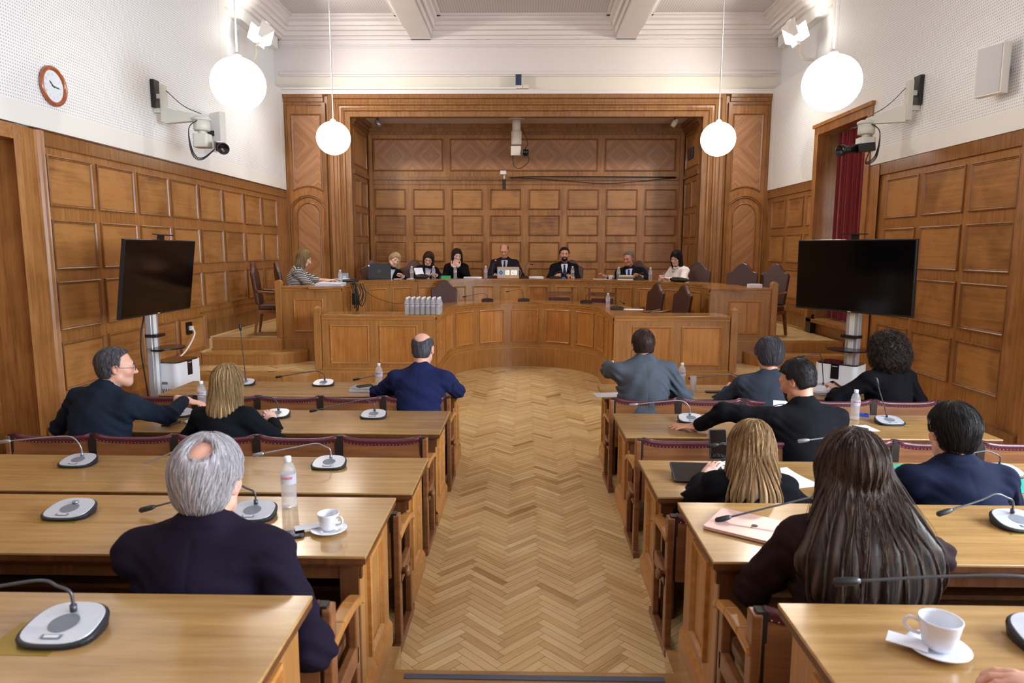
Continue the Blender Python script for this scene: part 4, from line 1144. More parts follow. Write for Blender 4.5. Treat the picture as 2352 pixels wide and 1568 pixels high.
    if tie is not None:
        b = MB(); k0 = NB + fw * .075 - up * .0
        # follows the chest surface downwards
        ts = torso(.006); pl = []
        for i in range(12):
            p = NB - up * (.012 + i * .026) + fw * .16
            for _ in range(24):
                d = float(ts(p[None])[0]); p = p - fw * max(min(d, .05), -.02)
            pl.append(p)
        for i in range(11):
            w0 = (.019, .013, .016, .019, .022, .025, .028, .031, .033, .035, .036, .036)[i:i + 2]
            a, c = pl[i], pl[i + 1]
            v = [a - rt * w0[0], a + rt * w0[0], c + rt * w0[1], c - rt * w0[1], a - rt * w0[0] * .6 + fw * .012, a + rt * w0[0] * .6 + fw * .012, c + rt * w0[1] * .6 + fw * .012, c - rt * w0[1] * .6 + fw * .012]
            b.add([x * S for x in v], [(4, 5, 6, 7), (0, 4, 7, 3), (5, 1, 2, 6), (0, 1, 5, 4)])
        b.build('tie', tie, t)
    # ---- trousers
    if legs:
        s = Sdf(); hz = Z0 + .075
        s.cap((-.08, 0, hz), (.08, 0, hz), .115, .115, k=.05, fl=((0, 0, 1), 1.2))
        for sx in (-1, 1):
            s.cap((sx * .09, .02, hz), (sx * .11, .40, Z0 + .05), .088, .062, k=.04); s.cap((sx * .11, .40, Z0 + .04), (sx * .11, .36, .1), .060, .045, k=.03)
            s.cap((sx * .11, .34, .045), (sx * .12, .47, .035), .045, .036, k=.03)
        V, F = nets(s, (-.25, -.2, 0), (.25, .6, Z0 + .2), .022); mesh_np('trousers', [(V * S, F, 0)], trousers or SUIT_DK, t)
    # ---- hair
    H = lambda P: (P - HC) @ HR
    hs = Sdf(); seeds = None; gdir = lambda P: np.tile([0, 0, -1.0], (len(P), 1))
    if hair != 'none':
        th = hk.get('thick', .010)
        hs.ell(X(0, -.020, .032), np.array([.0765, .097, .089]) * fs + th, HR, k=.02)
        hl = hk.get('line', .052)         # height of the front hairline
        def facecut(P):
            q = H(P); # removed region: in front of a slanted line
            front = q[:, 1] - (.012 + np.clip(q[:, 2] - hl, 0, 1) * 1.7 + np.clip(-q[:, 2] - .0, 0, 1) * hk.get('slant', -.25))
            return -np.minimum(front, hl + .028 - q[:, 2])
        if hair in ('short', 'bald', 'crown'):
            hs.ell(X(0, -.045, -.035), (.062 * fs + th * .5, .055, .055), HR, k=.03)
            hs.fn(facecut, k=.006)
            hs.fn(lambda P: (H(P)[:, 2] + hk.get('nape', .075)), k=.01, op='s')
            hs.fn(lambda P: np.maximum(np.abs(H(P)[:, 1] - .0) - .03, (H(P)[:, 2] - .012)) if hk.get('sides', True) else np.full(len(P), 1.0), k=.008)
            if hair == 'bald': hs.ell(X(0, hk.get('by', .03), .135), (hk.get('bx', .075), hk.get('bl', .115), hk.get('bz', .075)), HR, k=.012, op='s')
            if hair == 'crown': hs.ell(X(*hk['spot']), hk['spotr'], HR, k=.015, op='s')
            cen = X(0, -.03, .12)
            def gdir(P):
                d = P - cen; d = d - HR[:, 2] * .04 - HR[:, 1] * .02; return d
        if hair in ('long', 'bob', 'curly'):
            ln = hk.get('len', .3); wd_ = hk.get('wide', .09); bk = hk.get('back', .06)
            if hair == 'curly':
                hs.ell(X(0, -.035, .0), (.135, .13, .145), HR, k=.03); hs.ell(X(0, -.05, -.08), (.15, .11, .10), HR, k=.05)
                hs.add(lambda P: .010 * np.sin(P[:, 0] * 95) * np.sin(P[:, 1] * 90 + 1) * np.sin(P[:, 2] * 100 + 2) + .006 * np.sin(P[:, 0] * 190 + 3) * np.sin(P[:, 2] * 170), 0, 'd')
            else:
                a = X(0, -.035, .0); bkv = np.array(hk.get('fall', (0, -.08 - math.tan(lean) * .9, -1.0))); bkv = bkv / np.linalg.norm(bkv); c = a + bkv * ln
                hs.cap(a, c, .088, wd_, k=.04, fl=(np.array([0, -bkv[2], bkv[1]]) / math.hypot(bkv[1], bkv[2]), hk.get('flat', 1.35)))
                for sx in (-1, 1):
                    if hk.get('front', True):
                        f0 = X(sx * .068, .005, .01); f1 = f0 + bkv * ln * hk.get('fl', .8) + (HR @ np.array([sx * .012, .01, 0])); hs.cap(f0, f1, .026, .022, k=.03)
                amp = hk.get('amp', .005); frq = hk.get('freq', 26)
                def strandy(P):
                    q = P - a; az_ = np.arctan2(q[:, 0], -q[:, 1] + 1e-6)
                    return amp * np.sin(az_ * frq + 1.6 * np.sin(q[:, 2] * 16 + az_ * 4)) * np.clip(.35 - q[:, 2] * 4, .2, 1)
                hs.add(strandy, 0, 'd')
            # open the face
            def face(P):
                q = H(P); return np.maximum(np.maximum(np.abs(q[:, 0]) - hk.get('open', .055), (.045 - q[:, 1])), q[:, 2] - hl - np.clip(.06 - np.abs(q[:, 0]), 0, 1) * .3)
            hs.fn(face, k=.02)
        fz = hk.get('vres', hres * 1.2); pts = np.array([HC - .22, HC + .2]); lo, hi = pts.min(0), pts.max(0)
        if hair in ('long', 'bob'): lo = np.minimum(lo, c - .16); hi = np.maximum(hi, c + .16)
        V, F = nets(hs, lo, hi, fz)
        hp = [(V * S, F, 0)]; nv = len(V)
        qv = V - HC; azv = np.arctan2(qv[:, 0], -qv[:, 1] + 1e-6)
        cols = [np.clip(hk.get('vt', .34) + .3 * np.sin(azv * 31 + 2.5 * np.sin(qv[:, 2] * 13) + 1) * np.sin(azv * 13 + 2) + .22 * np.sin(azv * 67 + 5 * np.sin(qv[:, 2] * 7)), 0, 1)]
        if nstr:
            rg = np.random.RandomState(3); ids = rg.choice(nv, nstr); sd = V[ids] + rg.normal(0, .002, (nstr, 3))
            if hair in ('long', 'bob'):
                # more strands from the scalp
                w = (V @ np.array([0, 0, 1.0]) > HC[2] - .02); cand = np.where(w)[0]; sd = V[rg.choice(cand, nstr)]
                gl = hk.get('slen', hk.get('len', .3) + .1); part = X(0, -.0, .2)
                def gdir(P):
                    d = P - part; dn = np.tile([0, 0, -1.0], (len(P), 1)); wgt = np.clip((P[:, 2] - HC[2]) / .12, 0, 1)[:, None]; d = d / (np.linalg.norm(d, axis=1)[:, None] + 1e-9); return dn * (1 - wgt * .7) + d * wgt * .9
            elif hair == 'curly': gl = .09
            else: gl = hk.get('slen', .035)
            st = hk.get('steps', 16 if hair in ('long', 'bob') else 7)
            Vs, Fs = strands(hs, sd, gdir, gl, st, hk.get('lift', .006), sr / S, wig=hk.get('wig', .08 if hair != 'curly' else .9), seed=5)
            hp.append((Vs * S, Fs, 0)); cols.append(np.repeat(np.clip(rg.beta(1.2, 1.6, nstr), 0, 1), st * 3))
        cc = np.concatenate(cols)
        mesh_np('hair', hp, hairm, t, col=lambda v: cc[:len(v)])
    return t, dict(HC=HC, HR=HR, arm=arm, NB=NB, S=S, hm=hm)
EYE = plain('eye_dark', '2a1e1a', 0.2); GLASSFRAME = plain('eyeglass_metal', '6a6468', 0.3, metal=0.6)
SUIT_DK = cloth('black_suit', '121218'); SUIT_NAVY = cloth('navy_suit', '1c2348'); SUIT_NAVY2 = cloth('deep_navy_suit', '13182e'); SUIT_GREY = cloth('grey_suit', '4b515b', noise=.2)
SUIT_CHAR = cloth('charcoal_blue_suit', '1a2230'); SUIT_SLATE = cloth('slate_check_suit', '343a45', noise=.25); AUB = cloth('aubergine_jacket', '191222'); MAROON = cloth('dark_maroon_coat', '241516'); KNIT = cloth('black_knit', '0f1118', weave=160, noise=.3)
BLACK = cloth('black_cloth', '0c0c11'); SHIRT = cloth('pale_blue_shirt', 'c3cbe6', .7); SHIRTW = cloth('white_shirt', 'd6dae8', .7); BLOUSE = cloth('white_blouse', 'e2dad8', .6)
TIE_R = cloth('maroon_tie', '3a1a22', .5); TIE_B = cloth('dark_blue_tie', '1a2444', .5); TIE_B2 = cloth('royal_blue_tie', '1e2c78', .5)
SK_A = skin('skin_fair', 'd9a48e', 'b9605a'); SK_B = skin('skin_warm', 'c98e72', 'a35a4c'); SK_C = skin('skin_tan', 'b57d62', '8e4c40'); SK_F = skin('skin_pale', 'e0b3a4', 'b8505a')
HR_WHITE = hairmat('white_hair', '8f8b90', 'd6d2d6', .7); HR_BLOND = hairmat('highlighted_blond_hair', '63472c', 'c4a070'); HR_BLONDL = hairmat('light_blond_hair', 'a88c62', 'e4d2a8'); HR_ASH = hairmat('ash_blond_hair', '6b5236', 'c6a878')
HR_BRN = hairmat('dark_brown_hair', '1c1210', '4a3328'); HR_LBRN = hairmat('long_brown_hair', '221a18', '6a5548', .55); HR_BLK = hairmat('black_hair', '0c0b0d', '2c2626'); HR_GREY = hairmat('greying_hair', '26242a', '6a6870'); HR_SALT = hairmat('salt_pepper_hair', '3a3a3e', '8c8c90'); HR_CURL = hairmat('dark_curly_hair', '120d0c', '3c2a22', .5); HR_RED = hairmat('chestnut_hair', '2a1612', '6a4030')
def stripes():
    k = NT('striped_knit'); tc = k.n('ShaderNodeTexCoord'); sp = k.n('ShaderNodeSeparateXYZ'); k.l(tc.outputs['Object'], sp.inputs[0])
    f = k.math('FRACT', k.math('MULTIPLY', k.math('ADD', sp.outputs[2], k.math('MULTIPLY', sp.outputs[0], .25)), 40)); m = k.math('GREATER_THAN', f, .52)
    k.l(k.mix(m, lin('b9b4ae'), lin('22242c')), k.b.inputs['Base Color']); k.b.inputs['Roughness'].default_value = .9; return k.m
STRIPE = stripes()

# ------------------------------------------------------------------ the people
T0, T1, T2 = .765, .915, 1.065
UPP = 1.56
# audience, seen from behind
person('white-haired balding man in dark aubergine jacket, seen from behind, lower left', (-1.085, 2.26, 1.505), .15, 0.05, 1.22, lean=.12, head=(-.12, .12, .05),
       L=((-1.42, 2.8, T1 + .04),), R=((-.78, 2.38, .74), (.5, -.8, -.4)), topmat=AUB, hair='crown', hairm=HR_WHITE, skinm=SK_A, bulk=1.06, res=.008, hres=.0045, neck=.06, nstr=3800, det=False,
       hairkw=dict(thick=.015, spot=(.012, -.078, .098), spotr=(.034, .042, .040), slen=.05, lift=.006, nape=.125, sides=True, line=.05), sr=.0009, trousers=cloth('jeans', '27334c'), top='jacket')
person('man with glasses in dark blue suit reaching for a microphone, front left', (-3.06, 4.98, 1.415), 0, -.25, 1.2, lean=.22, side=.06, head=(-.75, .1, 0), hoff=(.02, .03, -.02),
       R=((-2.78, 5.43, T0 + .15), (.6, -.2, -.8)), L=((-3.5, 5.35, T0 + .04),), topmat=SUIT_CHAR, shirt=SHIRT, hair='short', hairm=HR_GREY, skinm=SK_A, bulk=1.12, nstr=1500, glasses=True,
       hairkw=dict(line=.075, thick=.008, nape=.08, slen=.03), hands=({'curl': .8}, {'curl': .5, 'dir': (.8, .5, -.25)}))
person('woman with highlighted blond bob in black knit top, from behind, left', (-2.20, 4.96, 1.30), 0, -.1, 1.12, lean=.2, head=(-.25, .12, .05), top='sweater', topmat=KNIT, hair='bob', hairm=HR_ASH, skinm=SK_F, female=True, bulk=1.08,
       L=((-2.45, 5.25, T0 + .04),), R=((-2.0, 5.25, T0 + .04),), nstr=2600, det=False, hairkw=dict(len=.175, wide=.105, flat=1.25, amp=.006, slen=.27, lift=.008), sr=.0012)
person('bald man in bright navy suit leaning forward at the aisle end, left', (-.925, 6.16, 1.395), 0, -.12, 1.2, lean=.24, head=(.05, .32, 0), topmat=SUIT_NAVY, hair='bald', hairm=HR_GREY, skinm=SK_A, bulk=1.12, nstr=900, det=False,
       R=((-.75, 6.6, T0 + .09), (1, -.3, -.7)), L=((-1.18, 6.5, T0 + .05), (-1, -.2, -.4)), hairkw=dict(by=-.03, bl=.15, bz=.118, bx=.066, thick=.005, nape=.085, slen=.02, lift=.003), res=.009)
person('short-haired man in grey suit jacket with left elbow out, from behind', (1.075, 6.16, 1.435), 0, .06, 1.2, lean=.14, head=(0, .1, 0), topmat=SUIT_GREY, hair='short', hairm=HR_BRN, skinm=SK_A, bulk=1.14, nstr=1500, det=False, res=.009, neck=.05, shirt=SHIRTW, folds=.008,
       L=((.84, 6.74, 1.02), (-1, -.1, -.75)), R=((1.35, 6.5, T0 + .04),), hairkw=dict(thick=.009, nape=.05, slen=.022, lift=.004))
person('dark-haired man in slate checked suit turned to the right, front row', (2.23, 6.22, 1.345), 0, -.35, 1.2, lean=.3, head=(.35, .3, 0), topmat=SUIT_SLATE, hair='crown', hairm=HR_GREY, skinm=SK_B, bulk=1.1, nstr=2200, det=False,
       L=((2.0, 6.6, T0 + .04),), R=((2.5, 6.62, T0 + .04),), hairkw=dict(thick=.024, spot=(.025, -.06, .128), spotr=(.02, .024, .03), nape=.12, slen=.06, lift=.008, sides=True))
pb = person('bearded man in black suit stretching his left arm along the desk', (1.935, 4.90, 1.365), 0, -.12, 1.2, lean=.36, side=-.05, twist=.12, head=(.85, .42, 0), topmat=SUIT_DK, hair='short', hairm=HR_BLK, skinm=SK_B, bulk=1.1, nstr=1800,
       L=((1.32, 5.12, T0 + .045), (-.3, -.3, .5)), R=((2.25, 5.25, T0 + .05),), shirt=SHIRTW, hairkw=dict(thick=.011, nape=.06, slen=.025, lift=.004), beard=HR_BLK,
       hands=({'dir': (-1, -.02, .0), 'curl': .12, 'spread': .6, 'res': .003}, ''))
_t, _i = pb
_w = _i['arm']['L'][2]; _e = _i['arm']['L'][1]; _d = (_w - _e) / np.linalg.norm(_w - _e); b = MB(); c = _w + _d * .012; u = np.cross(_d, (0, 0, 1)); u /= np.linalg.norm(u); v = np.cross(u, _d)
for o_ in (-.007, 0, .007): b.tube([(c + _d * o_ + u * .034 * math.cos(a) + v * .027 * math.sin(a)) * _i['S'] for a in np.linspace(0, 2 * PI, 21)], .0045, 6, caps=False)
b.lathe([(.02, 0), (.021, .007), (.001, .008)], 16, Matrix.Translation(Vector((c + v * .026) * _i['S'])))
b.build('wristwatch', GLASSFRAME, _t)
person('woman with big dark curly hair in black top, right of front row', (3.27, 6.2, 1.40), 0, .25, 1.15, lean=.16, head=(.35, .15, 0), top='sweater', topmat=BLACK, hair='curly', hairm=HR_CURL, skinm=SK_F, female=True, bulk=1.18, nstr=3600, det=False,
       L=((2.97, 6.42, T0 + .07), (-1, -.4, -.4)), R=((3.5, 6.5, T0 + .04),), sr=.0016, hairkw=dict(lift=.03), hands=({'curl': .7, 'dir': (-.1, 1, .5)}, ''))
person('woman with long highlighted blond hair in black top beside the tablet', (1.265, 3.66, 1.225), 0, -.15, 1.13, lean=.42, head=(-.2, .28, .12), hoff=(0, -.02, -.03), top='sweater', topmat=BLACK, hair='long', hairm=HR_BLOND, skinm=SK_F, female=True, bulk=1.05, nstr=5200, det=False,
       L=((1.1, 4.0, T0 + .04),), R=((1.5, 3.98, T0 + .04),), hairkw=dict(len=.22, wide=.13, flat=1.5, amp=.007, slen=.52, lift=.014, wig=.14, steps=20, vt=.25), sr=.0012, res=.010)
person('dark-haired man in navy suit beside the green folders, from behind', (2.30, 3.62, 1.33), 0, 0.0, 1.2, lean=.22, head=(0, .18, 0), topmat=SUIT_NAVY2, hair='short', hairm=HR_BLK, skinm=SK_A, bulk=1.16, nstr=3200, det=False, neck=.07,
       L=((2.12, 4.0, T0 + .04),), R=((2.65, 4.0, T0 + .04),), hairkw=dict(thick=.018, nape=.085, slen=.05, lift=.009), res=.009)
person('woman with very long brown hair in dark maroon jacket, from behind, lower right', (1.20, 2.44, 1.50), .15, 0.0, 1.16, lean=.22, side=.05, head=(.1, .1, 0), top='coat', topmat=MAROON, hair='long', hairm=HR_LBRN, skinm=SK_F, female=True, bulk=1.14, nstr=7600, det=False,
       L=((1.16, 2.62, T1 + .04), (-1, -.35, -.35)), R=((1.5, 2.85, T1 + .04), (1, -.5, -.3)), hairkw=dict(len=.24, wide=.22, flat=2.3, amp=.009, freq=22, slen=.78, lift=.014, fall=(.06, -.34, -1), steps=30, wig=.06, vt=.12), sr=.0011, res=.009)
person('person in dark sleeve at the bottom right corner, hand on the desk', (1.95, 1.22, 1.72), .3, .2, 1.15, lean=.05, topmat=SUIT_DK, hair='short', hairm=HR_BLK, skinm=SK_A, det=False, nstr=0, legs=False,
       L=((1.17, 1.52, T2 + .05), (-.4, -.5, -.3)), R=((2.0, 1.6, T2 + .05),), hands=({'dir': (-.7, .6, -.05), 'curl': .4}, ''))
# people at the upper bench, facing the room
B = dict(res=.014, hres=.0055)
person('blond woman in striped jumper writing at the left end of the upper bench', (-3.67, 11.52, 2.135), .74, -1.25, 1.14, lean=.3, head=(0, .5, 0), top='short', topmat=STRIPE, hair='long', hairm=HR_ASH, skinm=SK_F, female=True, bulk=1.05,
       R=((-3.28, 11.30, UPP + .05), (-.3, -.6, -.8)), L=((-3.30, 11.60, UPP + .05), None), nstr=1800, hairkw=dict(len=.2, wide=.085, flat=1.3, slen=.3), sr=.0014, hands=('', {'curl': .9}), **B)
person('light-blond woman bending sideways behind the laptop at the upper bench', (-2.53, 13.72, 2.065), .74, PI + .35, 1.14, lean=.35, side=-.28, head=(.15, .35, -.55), top='jacket', topmat=SUIT_DK, shirt=SHIRTW, hair='bob', hairm=HR_BLONDL, skinm=SK_F, female=True,
       L=((-2.42, 13.55, UPP + .05),), R=((-2.85, 13.6, UPP + .05),), nstr=1600, hairkw=dict(len=.14, wide=.085, flat=1.2, slen=.24, open=.05), sr=.0014, **B)
person('brown-haired woman with glasses in black jacket and pale shirt, writing', (-1.985, 14.22, 2.09), .74, PI + .25, 1.14, lean=.34, side=-.12, head=(-.25, .5, -.15), top='jacket', topmat=SUIT_DK, shirt=SHIRT, hair='long', hairm=HR_RED, skinm=SK_F, female=True, glasses=True,
       L=((-1.82, 14.02, UPP + .06),), R=((-2.05, 14.0, UPP + .05),), nstr=1600, hairkw=dict(len=.2, wide=.09, flat=1.2, slen=.3), sr=.0014, hands=({'curl': .9}, {'curl': .8}), **B)
person('brunette woman in black holding both hands over her mouth', (-1.43, 14.55, 2.165), .74, PI + .12, 1.14, lean=.22, head=(.2, .3, -.05), top='sweater', topmat=BLACK, hair='long', hairm=HR_BRN, skinm=SK_F, female=True, bulk=1.05,
       L=((-1.39, 14.33, 1.79), (-.8, .1, -1)), R=((-1.50, 14.34, 1.78), (.8, .1, -1)), nstr=1600, hairkw=dict(len=.24, wide=.095, flat=1.2, slen=.34), sr=.0014, hands=({'dir': (.35, .15, .9), 'up': (0, 1, .1), 'curl': .5}, {'dir': (-.35, .15, .9), 'up': (0, 1, .1), 'curl': .5}), **B)
person('bald man in dark suit and maroon tie behind the lit clock, centre of the bench', (-.45, 14.84, 2.26), .74, PI, 1.18, lean=.1, head=(-.1, .38, 0), topmat=cloth('brown_black_suit', '221d26'), shirt=SHIRT, tie=TIE_R, hair='bald', hairm=HR_GREY, skinm=SK_B, bulk=1.14,
       L=((-.2, 14.5, UPP + .05),), R=((-.62, 14.48, UPP + .05),), nstr=300, hairkw=dict(by=.03, bl=.14, bz=.09, thick=.004, slen=.012), **B)
person('bearded dark-haired man in black suit and blue tie, looking at the room', (.84, 14.72, 2.19), .74, PI, 1.18, lean=.02, head=(0, .02, 0), topmat=SUIT_DK, shirt=SHIRTW, tie=TIE_B, hair='short', hairm=HR_BLK, skinm=SK_B, beard=HR_BLK, bulk=1.1,
       L=((.93, 14.33, UPP + .05),), R=((.70, 14.36, UPP + .06),), nstr=900, hairkw=dict(thick=.016, slen=.025, line=.062), hands=({'curl': .6, 'dir': (-.5, .8, -.1)}, {'curl': .6, 'dir': (.5, .8, -.1)}), **B)
person('greying man in black suit and royal blue tie with a white cup', (2.12, 14.22, 2.11), .74, PI - .3, 1.18, lean=.12, side=.1, head=(-.35, .22, .05), topmat=SUIT_DK, shirt=SHIRT, tie=TIE_B2, hair='short', hairm=HR_SALT, skinm=SK_C, bulk=1.16,
       R=((1.64, 13.98, UPP + .045), (-.6, -.2, -.8)), L=((2.35, 13.9, UPP + .05),), nstr=900, hairkw=dict(thick=.009, slen=.02, line=.07), **B)
person('woman with long black hair in white blouse looking down, right of the bench', (2.88, 13.25, 2.135), .74, PI - 1.0, 1.14, lean=.26, head=(.25, .42, 0), top='blouse', topmat=BLOUSE, hair='long', hairm=HR_BLK, skinm=SK_F, female=True,
       R=((2.62, 13.22, UPP + .06),), L=((2.7, 12.95, UPP + .05),), nstr=1600, hairkw=dict(len=.36, wide=.075, flat=1.4, slen=.46), sr=.0014, **B)

# ------------------------------------------------------------------ chairs at the benches
CH = 'brown leather armchairs'
c0['group'] = CH
def chair(x, y, z, heading, label): return dup(c0, (x, y, z), heading, label, CH)
c0.location = (-3.05, 14.05, .74); c0['label'] = 'brown leather armchair at the upper bench, empty, just left of the laptop'
for x, y, z, h, l in [(-2.30, 14.3, .74, PI + .2, 'brown leather armchair behind the light-blond woman at the laptop'),
                      (-1.55, 14.85, .74, PI, 'brown leather armchair behind the brunette covering her mouth'),
                      (1.02, 14.95, .74, PI - .05, 'brown leather armchair of the bearded man at the upper bench'),
                      (2.32, 14.3, .74, PI - .3, 'brown leather armchair of the greying man with the cup'),
                      (3.2, 13.1, .74, PI - .55, 'brown leather armchair beside the woman in the white blouse'),
                      (-4.0, 11.8, .74, -1.1, 'brown leather armchair of the woman in the striped jumper'),
                      (3.62, 11.65, .74, PI - .5, 'empty brown leather armchair near the right end of the upper bench, left of its neighbour'),
                      (4.0, 11.45, .74, PI - .9, 'empty brown leather armchair behind the right end post, rightmost at the upper bench'),
                      (-4.22, 11.35, .74, -1.35, 'brown leather armchair seen edge-on left of the upper bench end post'),
                      (-1.55, 13.05, .37, PI + .1, 'brown leather armchair behind the lower bench near the pack of water'),
                      (2.13, 12.35, .37, PI / 2 + .35, 'left one of two brown leather armchairs behind the right lower bench'),
                      (2.47, 11.7, .37, PI / 2 + .35, 'right one of two brown leather armchairs behind the right lower bench')]:
    chair(x, y, z, h, l)
def spindle_chair(x, y, z, h, label):
    t = thing('wooden_chair', label, 'chair', (x, y, z), h, 'wooden chairs with red leather backs')
    for s in (-1, 1):
        b = MB(); b.box(s * .25 - .022, s * .25 + .022, -.24, -.2, 0, 1.0); b.lathe([(.02, 1.0), (.012, 1.02), (.028, 1.045), (.028, 1.07), (.01, 1.095), (.001, 1.1)], 12, Matrix.Translation((s * .25, -.22, 0))); b.build('back_post', W_CHAIR, t)
        b = MB(); b.box(s * .25 - .022, s * .25 + .022, .2, .24, 0, .42); b.build('leg', W_CHAIR, t)
    b = MB(); b.box(-.25, .25, -.235, -.205, .90, .98); b.build('top_rail', W_CHAIR, t, bevel=.006)
    b = MB(); b.rbox(-.21, .21, -.25, -.19, .62, .86, .02); b.build('back_pad', LEATHER_R, t, bevel=.01)
    b = MB(); b.rbox(-.26, .26, -.22, .25, .38, .46, .03); b.build('seat', LEATHER_R, t, bevel=.012)
spindle_chair(.67, 13.1, .37, PI, 'wooden chair with ball finials and red pad, left of two behind lower bench')
spindle_chair(1.45, 12.85, .37, PI - .15, 'wooden chair with ball finials and red pad, right of two behind lower bench')

# ------------------------------------------------------------------ conference microphones
M_BLK = plain('mic_black', '17181d', .45); M_TOP = plain('mic_silver', 'b9bdc8', .35, metal=.15, noise=.02, scale=90); M_SPK = plain('mic_speaker', '6f747e', .6, noise=.2, scale=900)
M_STEM = plain('mic_stem', '4c4d52', .35, metal=.5); M_STEML = plain('mic_stem_light', '9497a0', .3, metal=.6); M_KEY = plain('mic_key', 'd6d8de', .4)
RED_LED = emit('red_led', 'ff2a18', 4)
def outline(w, d, n=40):
    pts = []
    for i in range(n):
        a = 2 * PI * i / n; c, s = math.cos(a), math.sin(a); e = 2.9
        r = (abs(c) ** e + abs(s) ** e) ** (-1 / e); x, y = c * r * w, s * r * d
        pts.append((x * (1 - .07 * (y / d)), y))
    return pts
GRP = 'desk microphones'
def mic(label, x, y, z, tip, rz=0.0, light=False, bench=False, k=1.0):
    t = thing('microphone_unit', label, 'microphone', (x, y, z), 0, GRP if not bench else 'bench microphones')
    R = Matrix.Rotation(rz, 4, 'Z'); w, d = .098 * k, .082 * k
    o = outline(w, d); f = lambda yy: .026 + .016 * (yy / d)      # top plane slopes towards the sitter
    def slab(b, sc0, sc1, za, zb, tilt=True):
        n = len(o); v = [R @ Vector((p[0] * sc0, p[1] * sc0, za if not tilt or za == 0 else f(p[1]) + za)) for p in o] + [R @ Vector((p[0] * sc1, p[1] * sc1, f(p[1]) + zb)) for p in o]
        b.add(v, [tuple(range(n))[::-1], tuple(range(n, 2 * n))] + [(i, (i + 1) % n, n + (i + 1) % n, n + i) for i in range(n)])
    b = MB(); b.smooth = False; slab(b, .95, 1.0, 0, 0, False); slab(b, 1.0, .95, 0.0001, .006); b.build('base', M_BLK, t, bevel=.002)
    if not bench:
        b = MB(); slab(b, .9, .89, .006, .0085); b.build('top_plate', M_TOP, t)
        b = MB(); e = [(.036 * k * math.cos(a), -.004 + .034 * k * math.sin(a)) for a in np.linspace(0, 2 * PI, 25)[:-1]]
        b.add([R @ Vector((p[0], p[1], f(p[1]) + .0092)) for p in e], [tuple(range(24))]); b.build('speaker_grille', M_SPK, t)
        b = MB()
        for kx in (-.066, -.05, .05, .066):
            b.add([R @ Vector((kx * k + .005 * math.cos(a), .022 * k + .004 * math.sin(a), f(.02) + .0096)) for a in np.linspace(0, 2 * PI, 9)[:-1]], [tuple(range(8))])
        b.build('keys', M_KEY, t)
        b = MB(); b.add([R @ Vector((px * k, py * k, f(py * k) + .0095)) for px, py in ((-.024, -.060), (.024, -.060), (.026, -.045), (-.026, -.045))], [(0, 1, 2, 3)])
        b.mi = 1; b.add([R @ Vector((px * k, py * k, f(py * k) + .0102)) for px, py in ((-.018, -.057), (.018, -.057), (.019, -.048), (-.019, -.048))], [(0, 1, 2, 3)])
        b.build('talk_button', [M_SPK, M_KEY], t)
    if tip is None:
        b = MB(); b.lathe([(.008, .04), (.013, .042), (.013, .052), (.008, .052), (.006, .046), (.0005, .046)], 14, R @ Matrix.Translation((0, .035 * k, 0))); b.build('socket', M_STEML, t); return t
    tx, ty, tz = tip[0] - x, (tip[1] if len(tip) > 2 else y + .02) - y, tip[-1] - z
    s0 = R @ Vector((.0, .035 * k, .045)); T = Vector((tx, ty, tz)); hd = T - s0; hh = Vector((hd.x, hd.y, 0)); L = hh.length
    if L < .12: pts = curve([s0, s0.lerp(T, .35) + Vector((0, 0, .01)), s0.lerp(T, .7), T], 6)
    else:
        u = hh / L; pk = max(tz + .03 * min(1, L / .4), .125 * k)
        pts = curve([s0, s0 + u * .004 + Vector((0, 0, .05 * k)), s0 + u * .035 * k + Vector((0, 0, pk - s0.z - .018)), s0 + u * (.085 * k) + Vector((0, 0, pk - s0.z)), s0 + u * (L * .55) + Vector((0, 0, (pk * .5 + tz * .5) - s0.z + .006)), T], 7)
    b = MB(); b.tube(pts, .0042 * k, 8); b.tube([s0, s0 + Vector((0, 0, .02))], .0085 * k, 10); b.build('gooseneck', M_STEML if light else M_STEM, t)
    dr = (pts[-1] - pts[-3]).normalized(); b = MB()
    b.tube([T - dr * .012, T, T + dr * .012, T + dr * .05 * k, T + dr * .056 * k], [.006 * k, .0098 * k, .0112 * k, .0112 * k, .006 * k], 12); b.build('mic_head', M_BLK if not light else M_STEML, t)
    return t
K = 1.0
